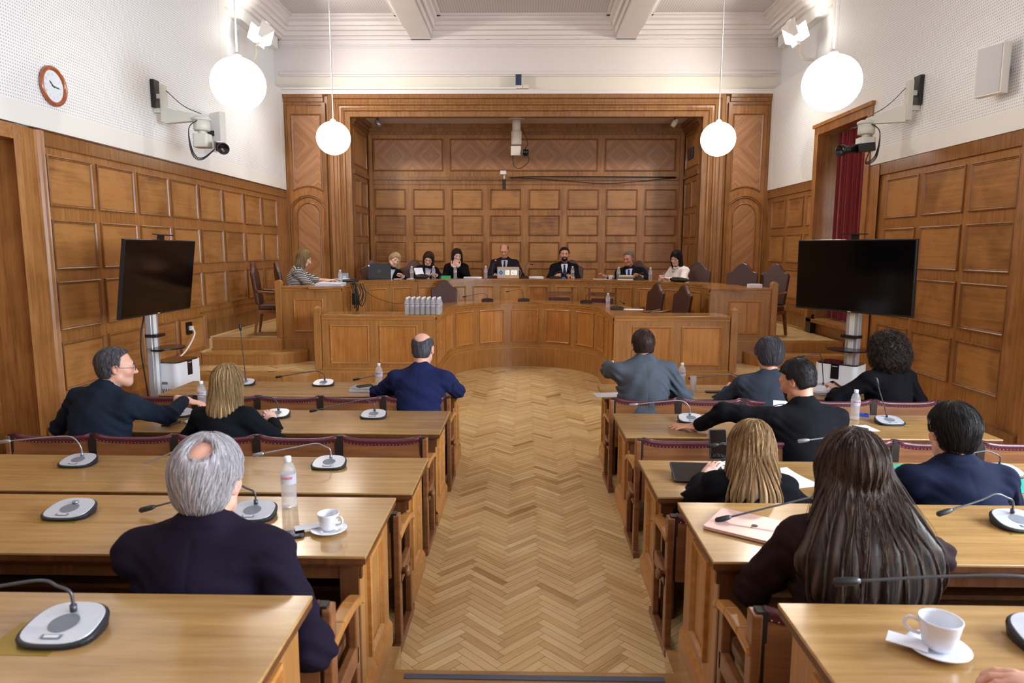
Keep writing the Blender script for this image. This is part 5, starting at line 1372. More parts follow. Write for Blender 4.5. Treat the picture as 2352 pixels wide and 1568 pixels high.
for l, x, y, z, tip, rz, lt in [
    ('front left desk microphone with its stem standing straight up', -2.88, 6.85, T0, (-2.90, 6.87, 1.33), 0, 0),
    ('front left desk microphone in the middle of the row, stem bent left', -2.06, 6.85, T0, (-2.50, 6.87, .85), 0, 0),
    ('front desk microphone whose base hides behind the bald man, stem tip by the bottle', -1.22, 6.85, T0, (-1.70, 6.87, .83), 0, 0),
    ('microphone under the reaching hand of the man with glasses', -2.88, 5.52, T0, (-2.50, 5.55, .91), .3, 1),
    ('microphone just right of the woman with the blond bob', -2.06, 5.52, T0, (-2.42, 5.54, .90), 0, 0),
    ('microphone near the right end of the second left desk', -1.25, 5.52, T0, (-1.73, 5.54, .82), 0, 0),
    ('leftmost microphone of the empty third left desk', -2.88, 4.22, T0, (-3.34, 4.24, .91), 0, 1),
    ('microphone of the third left desk half hidden behind the white-haired head', -2.04, 4.22, T0, (-2.54, 4.24, .735), 0, 1),
    ('microphone at the right end of the empty third left desk, above the bottle', -1.25, 4.22, T0, (-1.69, 4.24, .84), 0, 1),
    ('microphone base without a visible stem, left of the white-haired man', -2.12, 3.02, T1, None, 0, 0),
    ('microphone just right of the white-haired head, stem ending left of it', -1.26, 3.02, T1, (-1.73, 3.02, .955), 0, 0),
    ('large microphone on the nearest desk at the bottom left corner', -1.30, 1.79, T2, (-1.83, 1.80, 1.13), 0, 0),
    ('microphone beside the grey-blue suited man on the front right desk', 2.17, 6.8, T0, (1.72, 6.82, .87), 0, 0),
    ('microphone behind the papers on the front right desk, stem leaning left', 3.02, 6.8, T0, (2.80, 6.82, 1.10), 0, 0),
    ('microphone at the aisle end of the second right desk above the watch hand', 1.36, 5.46, T0, (.92, 5.48, .90), 0, 1),
    ('microphone hidden behind the bearded man, its head over the papers', 2.2, 5.46, T0, (1.83, 5.5, .84), 0, 0),
    ('microphone on the right end of the second right desk, stem curved upwards', 2.95, 5.44, T0, (2.87, 5.5, 1.07), 0, 0),
    ('microphone half hidden behind the blonde woman beside the tablet', 1.34, 4.18, T0, (1.22, 4.22, .93), 0, 0),
    ('microphone between the two long-haired women, light stem tip', 2.17, 4.18, T0, (1.78, 4.2, .97), 0, 1),
    ('microphone right of the navy-suited man beside the green folder', 3.0, 4.18, T0, (2.66, 4.2, .87), 0, 0),
    ('microphone hidden behind the brown-haired woman, stem reaching over the pink laptop', 1.50, 2.99, T1, (.93, 2.98, .95), 0, 0),
    ('microphone right of the brown-haired woman on her desk', 2.24, 3.0, T1, (1.93, 3.0, .985), 0, 0),
    ('microphone at the right edge on the nearest desk, stem crossing left over the hair', 1.475, 1.80, T2, (.95, 1.86, 1.215), 0, 0)]:
    mic(l, x, y, z, tip, rz, bool(lt), k=1.12)
for l, x, y, z, tip in [('black bench microphone left of centre on the lower bench', -.70, 12.78, 1.19, (-1.1, 12.75, 1.28)), ('black bench microphone at the centre of the lower bench', -.02, 12.86, 1.19, (-.30, 12.7, 1.38)),
                        ('black bench microphone right of centre on the lower bench', 1.12, 12.45, 1.19, (1.22, 12.4, 1.36)), ('black bench microphone beside the bottle at the right bend of the lower bench', 1.5, 11.1, 1.19, (1.62, 11.3, 1.28)),
                        ('black bench microphone left of the lit clock', -.68, 14.25, UPP, (-.62, 14.4, 1.86)), ('black bench microphone right of the lit clock', -.0, 14.22, UPP, (.12, 14.35, 1.85)),
                        ('black bench microphone in front of the bearded man', .62, 14.15, UPP, (.98, 14.2, 1.62)), ('black bench microphone in front of the greying man', 2.25, 13.6, UPP, (2.45, 13.7, 1.6))]:
    mic(l, x, y, z, tip, 0, False, True, 1.15)
b = MB(); b.ball((-.615, 14.395, 1.925), .014, 8); tag(b.build('indicator_light', RED_LED), 'small red lit ring light on the microphone left of the clock', 'light')

# ------------------------------------------------------------------ bottles, cups
PET = NT('clear_plastic'); PET.b.inputs['Base Color'].default_value = (.93, .95, 1, 1); PET.b.inputs['Roughness'].default_value = .1; PET.b.inputs['Alpha'].default_value = .5
PET.b.inputs['Transmission Weight'].default_value = .6; PET.b.inputs['IOR'].default_value = 1.25; PET = PET.m
CAP = plain('white_cap', 'dfe3f2', .4)
def labelmat():
    k = NT('bottle_label'); tc = k.n('ShaderNodeTexCoord'); sp = k.n('ShaderNodeSeparateXYZ'); k.l(tc.outputs['Object'], sp.inputs[0])
    m = k.math('MULTIPLY', k.math('LESS_THAN', sp.outputs[1], -.024), k.math('MULTIPLY', k.math('GREATER_THAN', sp.outputs[2], .148), k.math('LESS_THAN', sp.outputs[2], .16)))
    k.l(k.mix(m, lin('c9cfe6'), lin('cf5a5a')), k.b.inputs['Base Color']); k.b.inputs['Alpha'].default_value = .55; k.b.inputs['Roughness'].default_value = .3; return k.m
LAB = labelmat(); WATER = PET
def bottle_master():
    t = thing('water_bottle', 'x', 'bottle', (0, 0, 0))
    pr = [(.001, .006), (.026, .0), (.036, .006), (.037, .03)]
    z = .03
    for i in range(7): pr += [(.0325, z + .006), (.037, z + .012)]; z += .012
    pr += [(.036, .12), (.036, .172), (.034, .19), (.024, .215), (.014, .228), (.0135, .238)]
    b = MB(); b.lathe(pr, 20, cap=False); b.build('bottle_body', PET, t)
    b = MB(); b.lathe([(.0368, .122), (.0368, .17)], 20, cap=False); b.build('label_band', LAB, t)
    b = MB(); b.lathe([(.016, .228), (.017, .23), (.017, .25), (.015, .253), (.001, .253)], 16); b.build('screw_cap', CAP, t)
    return t
bm = bottle_master(); first = True
def bottle(label, x, y, z, group='water bottles on the desks'):
    global first
    if first: first = False; bm.location = (x, y, z); bm['label'] = label; bm['group'] = group; return bm
    return dup(bm, (x, y, z), 0, label, group)
for l, x, y, z in [('large-looking water bottle right of the white-haired man, standing on his desk', -1.13, 3.14, T1), ('water bottle left of the bald man in navy on the front desk', -1.46, 6.72, T0), ('water bottle between the reaching hand and the blond bob', -2.79, 5.74, T0),
                   ('water bottle at the right shoulder of the grey-suited man', 1.60, 6.86, T0), ('water bottle right of the bearded man on the second right desk', 2.73, 5.56, T0),
                   ('water bottle on the lower bench right bend beside its microphone', 1.38, 11.35, 1.19),
                   ('water bottle in front of the woman in the striped jumper', -3.02, 11.15, UPP), ('water bottle right of the laptop at the upper bench', -2.27, 13.72, UPP), ('water bottle before the writing woman with glasses', -1.86, 13.93, UPP),
                   ('water bottle before the brunette covering her mouth', -1.43, 14.06, UPP), ('water bottle left of the bald man at the clock', -.81, 14.18, UPP), ('water bottle right of the bearded man\'s hands', .98, 14.15, UPP),
                   ('water bottle beside the white cup before the greying man', 1.88, 13.82, UPP), ('water bottle between the greying man and the woman in white', 2.46, 13.5, UPP)]:
    bottle(l, x, y, z)
for r in range(4):
    for c in range(7): bottle('one of the water bottles packed together on the left wing of the lower bench', -1.745 + c * .0775, 10.05 + r * .0765, 1.19, 'water bottles in the pack')
b = MB(); b.lathe([(.04, 0), (.042, .13), (.045, .135), (.045, .14)], 18, cap=False); b.lathe([(.04, .001), (.001, .001)], 18, cap=False)
o = b.build('jar', PET, loc=(-1.5, 11.0, 1.19)); tag(o, 'clear glass jar right behind the pack of water bottles', 'jar')
CHINA = plain('white_china', 'dcdfe8', .15, coat=.4); COFFEE = plain('coffee', '1a0d08', .1)
def cup(label, x, y, z, ang, saucer=True, full=False, s=1.0, grp='coffee cups'):
    t = thing('coffee_cup', label, 'cup', (x, y, z + (.012 if saucer else 0)), ang, grp)
    b = MB(); b.lathe([(.001, .004), (.024 * s, .0), (.026 * s, .004), (.034 * s, .02), (.042 * s, .062 * s), (.0425 * s, .066 * s), (.040 * s, .066 * s), (.038 * s, .06 * s), (.031 * s, .02), (.001, .008)], 28); b.build('cup_body', CHINA, t)
    b = MB(); b.tube(curve([(.040 * s, 0, .052 * s), (.058 * s, 0, .056 * s), (.066 * s, 0, .042 * s), (.056 * s, 0, .028 * s), (.036 * s, 0, .022 * s)], 6), .0048, 8); b.build('handle', CHINA, t)
    if full: b = MB(); b.lathe([(.001, .035), (.0345 * s, .035)], 24, cap=False); b.build('coffee', COFFEE, t)
    if saucer:
        o = MB(); o.lathe([(.001, .002), (.035, .0), (.05, .004), (.078, .014), (.080, .016), (.078, .0175), (.05, .009), (.036, .006), (.001, .006)], 32)
        so = o.build('saucer', CHINA, loc=(x, y, z)); tag(so, 'saucer under the ' + label.replace('white coffee cup half full of black coffee', 'filled coffee cup').replace('empty white ', ''), 'saucer', 'saucers')
cup('empty white coffee cup on the white-haired man\'s desk', -.86, 2.86, T1, -.35, True, False, 1.12)
cup('white coffee cup half full of black coffee on the nearest right desk', 1.135, 1.76, T2, 2.7, True, True, 1.28)
cup('white cup at the bald man\'s left elbow on the front desk', -1.37, 6.62, T0, 0, False, False, 1.0)
cup('white cup before the greying man at the upper bench', 1.73, 13.88, UPP, 0, False, False, 1.2)
PAPER = plain('paper', 'e6e9f4', .7); PAPER2 = plain('printed_paper', 'd8dcea', .7, noise=.06, scale=60)
def sheet(name, label, x, y, z, w, d, ang, mat, cat, th=.0015, group=None, curl=0.0):
    b = MB(); M = Matrix.Rotation(ang, 4, 'Z')
    if curl:
        n = 8; v = []
        for i in range(n + 1):
            u = i / n; yy = -d / 2 + d * u; zz = curl * max(0, u - .4) ** 2
            v += [M @ Vector((-w / 2, yy, zz + th)), M @ Vector((w / 2, yy, zz + th)), M @ Vector((-w / 2, yy, zz)), M @ Vector((w / 2, yy, zz))]
        f = []
        for i in range(n):
            a = i * 4; f += [(a, a + 1, a + 5, a + 4), (a + 2, a + 6, a + 7, a + 3), (a, a + 4, a + 6, a + 2), (a + 1, a + 3, a + 7, a + 5)]
        f += [(0, 2, 3, 1), (n * 4, n * 4 + 1, n * 4 + 3, n * 4 + 2)]; b.add(v, f)
    else: b.box(-w / 2, w / 2, -d / 2, d / 2, 0, th, M)
    return tag(b.build(name, mat, loc=(x, y, z)), label, cat, group)
def stack(label, x, y, z, w, d, ang, n, mat=None):
    t = thing('paper_stack', label, 'papers', (x, y, z)); rg = random.Random(label)
    for i in range(n):
        b = MB(); M = Matrix.Rotation(ang + rg.uniform(-.12, .12), 4, 'Z') @ Matrix.Translation((rg.uniform(-.012, .012), rg.uniform(-.012, .012), 0))
        b.box(-w / 2, w / 2, -d / 2, d / 2, i * .0062, i * .0062 + .006, M); b.build('sheets', mat or PAPER, t)
    return t
sheet('napkin', 'folded white paper napkin under the cup on the white-haired man\'s desk', -.955, 2.865, T1 + .0185, .11, .055, .45, PAPER, 'napkin')
sheet('napkin', 'folded white paper napkin sticking out under the coffee-filled cup', 1.06, 1.775, T2 + .0185, .10, .06, -.6, PAPER, 'napkin')
def phone(label, x, y, z, ang, c='17171c', case=None, w=.078, d=.155):
    t = thing('smartphone', label, 'phone', (x, y, z), ang)
    b = MB(); b.rbox(-w / 2, w / 2, -d / 2, d / 2, 0, .011, .012); b.build('phone_body', plain('phone_body_' + c, c, .4), t, bevel=.002)
    b = MB(); b.rbox(-w / 2 + .005, w / 2 - .005, -d / 2 + .006, d / 2 - .006, .011, .0118, .008); b.build('screen', SCREEN, t); return t
SCREEN = plain('dark_glass', '0a0b10', .06, coat=.6)
BOOKC = plain('grey_blue_book', '8e98a4', .5)
t = thing('book', 'thick pale book under the phone beside the bald man', 'book', (-1.60, 6.60, T0), -.1)
b = MB(); b.box(-.105, .105, -.09, .09, .003, .032); b.build('page_block', PAPER2, t)
b = MB(); b.box(-.108, .108, -.093, .093, .032, .036); b.box(-.108, .108, -.093, .093, 0, .003); b.build('cover', BOOKC, t)
phone('smartphone in dark case on the pale book', -1.585, 6.63, T0 + .0362, -.9)
phone('smartphone lying face up beside the aubergine-jacketed man\'s shoulder', -1.03, 2.80, T1, -1.3, '14141a')
phone('black smartphone on the second left desk near the white tissue', -2.81, 5.25, T0, -.15)
phone('black smartphone on the front right desk', 1.86, 6.62, T0, 1.5)
tp = phone('dark standing phone leaning against the seat backs behind the tablet', 1.29, 4.56, .79, .1, w=.12, d=.2); tp.rotation_euler = (1.35, 0, .1); tp.location = (1.29, 4.44, .87)
ph = phone('phone held by the curly-haired woman', 3.01, 6.50, T0 + .09, .5, '3a2a5a'); ph.rotation_euler = (.5, 0, .7)
sheet('folder', 'flat dark folder left of the reaching man\'s microphone', -3.16, 5.5, T0, .34, .24, .1, plain('dark_folder', '1a1d22', .5), 'folder', .012)
b = MB(); b.smooth = True; rg = random.Random(2)
b.ball((0, 0, .014), .03, 12, (1.4, .7, .5)); b.ball((.03, .012, .014), .02, 10, (1.2, .8, .6)); tag(b.build('tissue', PAPER, loc=(-2.68, 5.27, T0)), 'crumpled white tissue beside the black phone, second left desk', 'tissue')
b = MB(); b.smooth = True
for i in range(5): b.ball((-.02 + .012 * i, .01 * math.sin(i * 2.1), .008), .009, 8)
tag(b.build('candy_wrapper', plain('red_wrapper', 'b5473c', .4), loc=(-2.62, 5.37, T0)), 'small red crumpled wrapper by the tissue', 'wrapper')
b = MB(); b.lathe([(.026, .004), (.027, .0), (.028, .002), (.032, .16), (.030, .16), (.026, .008), (.001, .008)], 20); b.lathe([(.001, .075), (.0288, .075)], 18, cap=False)
tag(b.build('drinking_glass', PET, loc=(1.66, 6.63, T0)), 'tall clear drinking glass of water on the front right desk', 'glass')
b = MB(); b.tube([(0, 0, .006), (.14, -.04, .006)], .005, 8); tag(b.build('pen', PAPER, loc=(1.95, 6.72, T0)), 'white pen beside the black phone on the front right desk', 'pen')
b = MB()
for dx in (-.033, .033): b.tube([(dx + .026 * math.cos(a), 0, .024 + .018 * math.sin(a)) for a in np.linspace(0, 2 * PI, 17)], .002, 5, caps=False)
for dx in (-1, 1): b.tube([(dx * .059, 0, .026), (dx * .055, .1, .018)], .0018, 5)
b.tube([(-.008, 0, .03), (.008, 0, .03)], .0016, 5)
tag(b.build('eyeglasses', GLASSFRAME, loc=(2.08, 6.47, T0)), 'pair of eyeglasses lying open near the slate-suited man', 'eyeglasses')
sheet('paper_sheet', 'white sheet of paper hanging over the desk end beside the grey suit', .81, 6.47, T0, .26, .2, .12, PAPER, 'paper')
stack('thick stack of white papers before the curly-haired woman', 3.0, 6.62, T0, .36, .3, -.35, 7)
stack('open spread of white documents left of the bearded man', 1.93, 5.64, T0, .42, .2, -.2, 4)
sheet('paper_sheet', 'curled white page standing up behind the bearded man\'s arm', 2.17, 5.62, T0 + .027, .16, .22, -.3, PAPER, 'paper', curl=.25)
t = thing('usb_recorder', 'small blue voice recorder beside the water bottle, second right desk', 'recorder', (2.86, 5.68, T0), -.5)
b = MB(); b.rbox(-.045, .045, -.022, .022, 0, .024, .006); b.build('case', plain('blue_plastic', '2e4fa8', .35), t)
b = MB(); b.rbox(.01, .035, -.014, .014, .024, .0245, .003); b.build('display', SCREEN, t)
t = thing('note_card', 'white card with dark pen right of the bearded man', 'card', (2.63, 5.28, T0), .1)
b = MB(); b.box(-.12, .12, -.09, .09, 0, .002); b.build('card', PAPER, t)
b = MB(); b.tube([(-.02, .06, .007), (.05, -.05, .007)], .005, 8); b.build('pen', M_BLK, t)
# tablet in folding case
t = thing('tablet', 'black tablet in a dark folding case, screen up, right of the aisle', 'tablet', (1.06, 4.07, T0), -.05)
M = Matrix.Rotation(.22, 4, 'X') @ Matrix.Translation((0, 0, .03)); b = MB(); b.rbox(-.15, .15, -.11, .11, 0, .012, .012, M=M); b.build('case', plain('navy_case', '23253a', .5), t)
b = MB(); b.rbox(-.143, .143, -.103, .103, .012, .0128, .008, M=M); b.build('screen', SCREEN, t)
b = MB(); b.box(-.14, -.02, .02, .06, .0, .035); b.build('stand_flap', plain('navy_case2', '1a1c2c', .5), t)
sheet('paper_sheet', 'white sheet between the two long-haired women', 1.62, 4.05, T0, .22, .3, .35, PAPER, 'paper', curl=.05)
TEAL = plain('teal_card', '2f9c86', .55); TEAL2 = plain('green_card', '25a08c', .5)
sheet('folder', 'teal card folder left of the navy-suited man with a grey booklet on it', 2.40, 4.2, T0, .30, .24, .5, TEAL, 'folder', .004)
t = thing('booklet', 'small dark and white booklet lying on the teal folder', 'booklet', (2.33, 4.18, T0 + .004), -.4)
b = MB(); b.box(-.06, .1, -.05, .06, .006, .012); b.build('cover', plain('charcoal_cover', '4a4650', .6), t); b = MB(); b.box(-.08, .08, -.055, .05, 0, .006); b.build('pages', PAPER, t)
sheet('folder', 'large teal-green folder at the right edge under a microphone', 3.02, 3.93, T0, .50, .30, -.5, TEAL2, 'folder', .004)
b = MB(); b.smooth = True; b.ball((0, 0, .016), .045, 16, (1.0, .65, .42)); tag(b.build('computer_mouse', PAPER, loc=(2.13, 4.0, T0)), 'white computer mouse left of the navy-suited man', 'mouse')
sheet('tablet_cover', 'dark flat device half hidden right of the long brown hair', 1.60, 2.86, T1, .22, .2, -.2, plain('dark_cover', '1c1f2c', .5), 'tablet', .01)
# pink laptop, closed
t = thing('laptop', 'closed rose-pink laptop with dark fruit mark on the desk corner', 'laptop', (1.03, 2.93, T1), -.60)
ROSE = plain('rose_metal', 'd8b0a8', .32, metal=.35)
b = MB(); b.rbox(-.19, .19, -.135, .135, .003, .010, .018); b.build('base', ROSE, t, bevel=.002)
b = MB(); b.rbox(-.19, .19, -.135, .135, .0105, .017, .018); b.build('lid', ROSE, t, bevel=.002)
def fruit(s):
    p = []
    for i in range(48):
        a = 2 * PI * i / 48; r = 1 + .10 * abs(math.sin(a)) * 0 - .16 * math.exp(-((a - PI / 2) / .35) ** 2) - .08 * math.exp(-((a - 3 * PI / 2) / .3) ** 2) + .05 * math.cos(2 * a + PI)
        x, y = r * math.cos(a) * .92, r * math.sin(a)
        d = math.hypot(x - 1.12, y - .12)
        if d < .48: k_ = .48; x, y = 1.12 + (x - 1.12) / d * k_, .12 + (y - .12) / d * k_
        p.append((x * s, y * s))
    return p
b = MB(); b.prism(fruit(.017), .0171, .0176, Matrix.Rotation(PI, 4, 'Z')); b.prism([(.0, .020), (.008, .023), (.010, .033), (.002, .030)], .0171, .0176, Matrix.Rotation(PI, 4, 'Z')); b.build('emblem', M_BLK, t)

# ------------------------------------------------------------------ on the upper bench
t = thing('display_clock', 'beige digital clock box glowing 10 08 at the centre of the upper bench', 'clock', (-.345, 14.12, UPP), 0)
BEI = plain('beige_case', 'bfa792', .5, noise=.04, scale=60)
b = MB(); b.box(-.225, .225, -.04, .07, 0, .235); b.build('case', BEI, t, bevel=.012)
b = MB(); b.box(-.21, .21, -.0425, -.040, .055, .185); b.build('glass_panel', plain('clock_glass', 'a9c2dc', .2), t)
b = MB(); b.box(-.09, .205, -.0435, -.0425, .06, .18); b.build('display_window', plain('clock_window', 'c8b4b0', .3), t)
DIG = emit('clock_digits', 'ffb27a', 9); SEG = {'1': 'bc', '0': 'abcdef', '8': 'abcdefg'}
def digit(ch, x, s=.5):
    b = MB(); w, h, q = .045, .085, .011; z0 = .078; y = -.0455
    R_ = {'a': (0, w, h - q, h), 'g': (0, w, h / 2 - q / 2, h / 2 + q / 2), 'd': (0, w, 0, q), 'f': (0, q, h / 2, h), 'e': (0, q, 0, h / 2), 'b': (w - q, w, h / 2, h), 'c': (w - q, w, 0, h / 2)}
    for g in SEG[ch]: a, c, d, e = R_[g]; b.box(x + a, x + c, y, y + .002, z0 + d, z0 + e)
    b.build('digit', DIG, t)
for ch, x in (('1', -.085), ('0', -.025), ('0', .065), ('8', .13)): digit(ch, x)
b = MB(); n = 12
BL = plain('emblem_blue', '4a7096', .4)
for a in range(4): b.prism([(-.148 + .02 * math.cos(a * PI / 2) + .024 * math.cos(q * PI / 6), .12 + .02 * math.sin(a * PI / 2) + .024 * math.sin(q * PI / 6)) for q in range(12)], .0428, .0436 + a * .0001, Matrix(((1, 0, 0, 0), (0, 0, -1, 0), (0, 1, 0, 0), (0, 0, 0, 1))))
b.build('emblem', BL, t)
b = MB(); b.prism([(-.148 + .014 * math.cos(q * PI / 6), .12 + .014 * math.sin(q * PI / 6)) for q in range(12)], .0442, .0446, Matrix(((1, 0, 0, 0), (0, 0, -1, 0), (0, 1, 0, 0), (0, 0, 0, 1)))); b.build('emblem_centre', plain('emblem_pale', '7fa6d6', .4), t)
b = MB(); b.tube(curve([(.225, .0, .19), (.26, .0, .15), (.262, .0, .08), (.235, .03, .02)], 6), .004, 6); b.build('cable', BEI, t)
# black laptop
t = thing('laptop', 'open black laptop with round maker mark seen from behind, upper bench', 'laptop', (-2.86, 13.42, UPP), .18)
LAPB = plain('laptop_black', '17181e', .45)
b = MB(); b.rbox(-.225, .225, -.0, .28, 0, .02, .02); b.build('base', LAPB, t)
M = Matrix.Rotation(-.12, 4, 'X'); b = MB(); b.box(-.225, .225, -.008, .004, .012, .31, M); b.build('lid', LAPB, t, bevel=.004)
M2 = M @ Matrix.Translation((0, -.0085, .165)) @ Matrix.Rotation(PI / 2, 4, 'X')
b = MB(); b.tube([M2 @ Vector((.026 * math.cos(a), .026 * math.sin(a), 0)) for a in np.linspace(0, 2 * PI, 25)], .0018, 5, caps=False); b.build('ring_mark', M_SPK, t)
e_ = M2.to_euler(); text('lettering', 'DELL', .018, M2.translation, e_, M_SPK, t)
b = MB(); b.prism([(-.2 + .014 * math.cos(q * PI / 5) * (1.2 if q % 2 else .8), .105 + .018 * math.sin(q * PI / 5)) for q in range(10)], 0, .001, M2); b.build('sticker', PAPER, t)
# cables, hub, papers and files
CBL = plain('black_cable', '121318', .5)
rg = random.Random(9); t = thing('cable_bundle', 'tangle of black cables hanging over the left bend of the upper bench', 'cables', (-3.05, 11.75, UPP))
for i in range(9):
    a = rg.uniform(-.12, .12); L_ = rg.uniform(.22, .55); w_ = rg.uniform(-.1, .14)
    b = MB(); b.tube(curve([(-.35 + a, .1, .02), (-.05 + a, .0 + rg.uniform(-.1, .1), .05), (.12, -.02, .02), (.17 + a * .3, -.05, -L_ * .5), (.17 + w_ * .6, -.05, -L_), (.20 + w_, -.04, -L_ * .5), (.14 + w_, -.02, .01)], 6), .008, 6)
    b.build('cable', CBL, t)
b = MB(); b.tube(curve([(.2, .0, .01), (.26, .1, -.12), (.42, .5, -.3), (.70, .95, -.42), (.95, 1.25, -.32), (.98, 1.45, -.05), (.86, 1.6, .01)], 8), .004, 6); b.build('loose_cable', CBL, t)
b = MB(); b.rbox(.08, .16, -.1, .0, -.36, -.16, .02); b.build('cable_hub', CBL, t)
BINDER = plain('binder_dark', '22262e', .5)
stack('stack of white papers and books under the writing woman\'s hand, left end', -3.15, 11.05, UPP, .42, .3, .05, 8)
t = thing('document_case', 'dark file box between the cables and the laptop', 'file box', (-3.25, 12.1, UPP), .9); b = MB(); b.rbox(-.3, .3, -.1, .1, 0, .06, .02); b.build('case', BINDER, t); b = MB(); b.box(-.15, .12, -.08, .08, .06, .066); b.build('loose_paper', PAPER, t)
t = thing('name_stand', 'small grey-blue card stand beside the striped jumper woman\'s bottle', 'card stand', (-3.28, 12.4, UPP + .0), .2)
b = MB(); b.box(-.07, .07, -.003, .003, .0, .16, Matrix.Rotation(-.25, 4, 'X')); b.build('panel', plain('stand_blue', '7f93a8', .4), t); b = MB(); b.box(-.03, .03, -.028, -.024, .05, .11); b.build('marking', PAPER2, t)
sheet('paper_sheet', 'white sheets right of the laptop on the upper bench', -2.42, 13.66, UPP, .4, .2, .2, PAPER, 'paper', .006)
sheet('paper_sheet', 'raised white page in front of the writing woman with glasses', -2.12, 13.92, UPP + .05, .2, .2, .7, PAPER, 'paper', curl=.45)
t = thing('handbag', 'black soft bag lying on the bench before the woman with glasses', 'bag', (-2.08, 13.78, UPP), .1); b = MB(); b.smooth = True; b.ball((0, 0, .045), .1, 16, (1.5, .6, .55)); b.build('pouch', CBL, t); b = MB(); b.tube(curve([(.08, 0, .07), (.2, -.03, .05), (.25, .02, .012)], 6), .009, 6); b.build('strap', CBL, t)
t = thing('folder_green', 'bright green rolled folder between the two brown-haired women', 'folder', (-1.62, 14.02, UPP), .05); b = MB(); b.rbox(-.1, .1, -.04, .04, 0, .055, .015); b.build('cover', plain('bright_green', '2fa562', .45), t); b = MB(); b.rbox(-.14, -.101, -.04, .04, 0, .05, .01); b.build('clip', CBL, t)
stack('loose white papers before the brunette, right of her bottle', -1.08, 14.2, UPP, .36, .2, .1, 4)
stack('white papers right of the lit clock on the bench', .22, 14.25, UPP, .3, .22, .15, 6)
b = MB(); b.rbox(-.04, .04, -.02, .02, 0, .03, .01); tag(b.build('inhaler_box', plain('blue_item', '2456b4', .4), loc=(.80, 14.18, UPP)), 'small blue object by the bearded man\'s hands', 'box')
t = thing('book_pile', 'pile of books and papers before the greying man', 'books', (2.03, 13.72, UPP), -.35)
for i, (w_, c_) in enumerate(((.32, 'd8dce4'), (.34, '3c4660'), (.3, 'b08a5c'), (.26, 'd4cfc4'))): b = MB(); b.box(-w_ / 2, w_ / 2, -.1, .1, i * .022, i * .022 + .021); b.build('book', plain('bookc' + c_, c_, .5), t)
t = thing('handbag', 'open black bag with straps before the woman in the white blouse', 'bag', (2.86, 12.85, UPP), -1.0); b = MB(); b.smooth = True; b.ball((0, 0, .04), .12, 16, (2.4, .75, .4)); b.build('pouch', CBL, t)
for q in (-.12, .08): b = MB(); b.tube(curve([(q, -.08, .03), (q + .05, -.12, .07), (q + .1, -.07, .03)], 6), .007, 6); b.build('strap', CBL, t)
b = MB(); b.tube([(0, 0, 0), (-.03, -.02, .14)], .008, 8); tag(b.build('pen', plain('pen_violet', '6a60b0', .4), loc=(2.66, 13.12, UPP + .035)), 'upright violet pen by the black bag at the upper bench', 'pen')
sheet('paper_sheet', 'white card between the two empty armchairs at the right end', 3.72, 11.15, UPP, .2, .14, 0, PAPER, 'paper', .05)
sheet('paper_sheet', 'white sheet on the right wing of the lower bench', 1.75, 11.1, 1.19, .34, .2, -.2, PAPER, 'paper', .003)
sheet('napkin', 'white napkin beside the pack of water bottles', -1.45, 10.62, 1.19, .16, .14, .3, PAPER, 'napkin', .004)
b = MB(); b.box(-.16, .16, -.1, .1, 0, .004); tag(b.build('paper_sheet', PAPER2, loc=(1.55, 13.95, UPP)), 'white sheet under the greying man\'s right hand', 'paper')

# ------------------------------------------------------------------ lamps
GL = emit('globe_glass', 'fff4e6', GLOBE_E)
CORD = plain('white_cord', 'd8d8dc', .5)
def globe(x, y, z, label, r=.30):
    t = thing('globe_pendant', label, 'lamp', (x, y, z), 0, 'globe pendant lamps')
    b = MB(); b.ball((0, 0, 0), r, 32, (1, 1, .97)); b.build('glass_globe', GL, t)
    b = MB(); b.tube([(0, 0, r * .95), (0, 0, ZC - z)], .011, 8); b.build('cord', CORD, t)
    b = MB(); b.lathe([(.03, r * .93), (.05, r * .95), (.05, r * .97 + .02), (.015, r * .97 + .05)], 16); b.build('fitting', CORD, t)
    b = MB(); b.lathe([(.05, ZC - z - .06), (.06, ZC - z)], 16); b.build('canopy', CORD, t)
globe(-3.26, 8.0, 4.0, 'large lit globe pendant in front of the left wall flood lamp')
globe(3.26, 7.65, 3.92, 'large lit globe pendant in front of the right wall flood lamp')
globe(-3.43, 12.5, 4.11, 'farther lit globe pendant hanging left of the alcove')
globe(3.36, 12.35, 4.07, 'farther lit globe pendant hanging right of the alcove')
for x in (-3.3, 3.3):
    for y in (3.4, -.9): globe(x, y, 4.0, 'lit globe pendant hanging behind the viewer')
FL = emit('flood_lens', 'fff6e8', 30)
def flood(s, label):
    t = thing('flood_lamp', label, 'lamp', (s * 4.62, 12.45, 5.87), 0, 'wall flood lamps')
    M = Matrix.Rotation(s * .5, 4, 'Z') @ Matrix.Rotation(-.35, 4, 'X')
    b = MB(); b.box(-.13, .13, .0, .14, -.16, .16, M); b.build('housing', WHITE, t, bevel=.01)
    b = MB(); b.box(-.115, .115, -.008, -.001, -.145, .145, M); b.build('lens', FL, t)
    for q in (-1, 1): b = MB(); b.box(q * .14 - .004, q * .14 + .004, -.16, .0, -.15, .15, M); b.build('barn_door', WHITE, t)
    b = MB(); b.box(-.05, .05, -.02, .08, .17, .24, M); b.box(-.05, .05, -.02, .08, -.25, -.17, M); b.build('bracket', CREAM, t)
    b = MB(); b.tube(curve([(s * .15, .15, .1), (s * .2, .2, -.1), (s * .2, .2, -.3), (s * .28, .22, -.38), (s * .45, .25, -.38)], 6), .028, 10); b.build('pipe', CREAM2, t)
flood(-1, 'bright flood lamp high on the left wall near the cornice'); flood(1, 'bright flood lamp high on the right wall near the cornice')
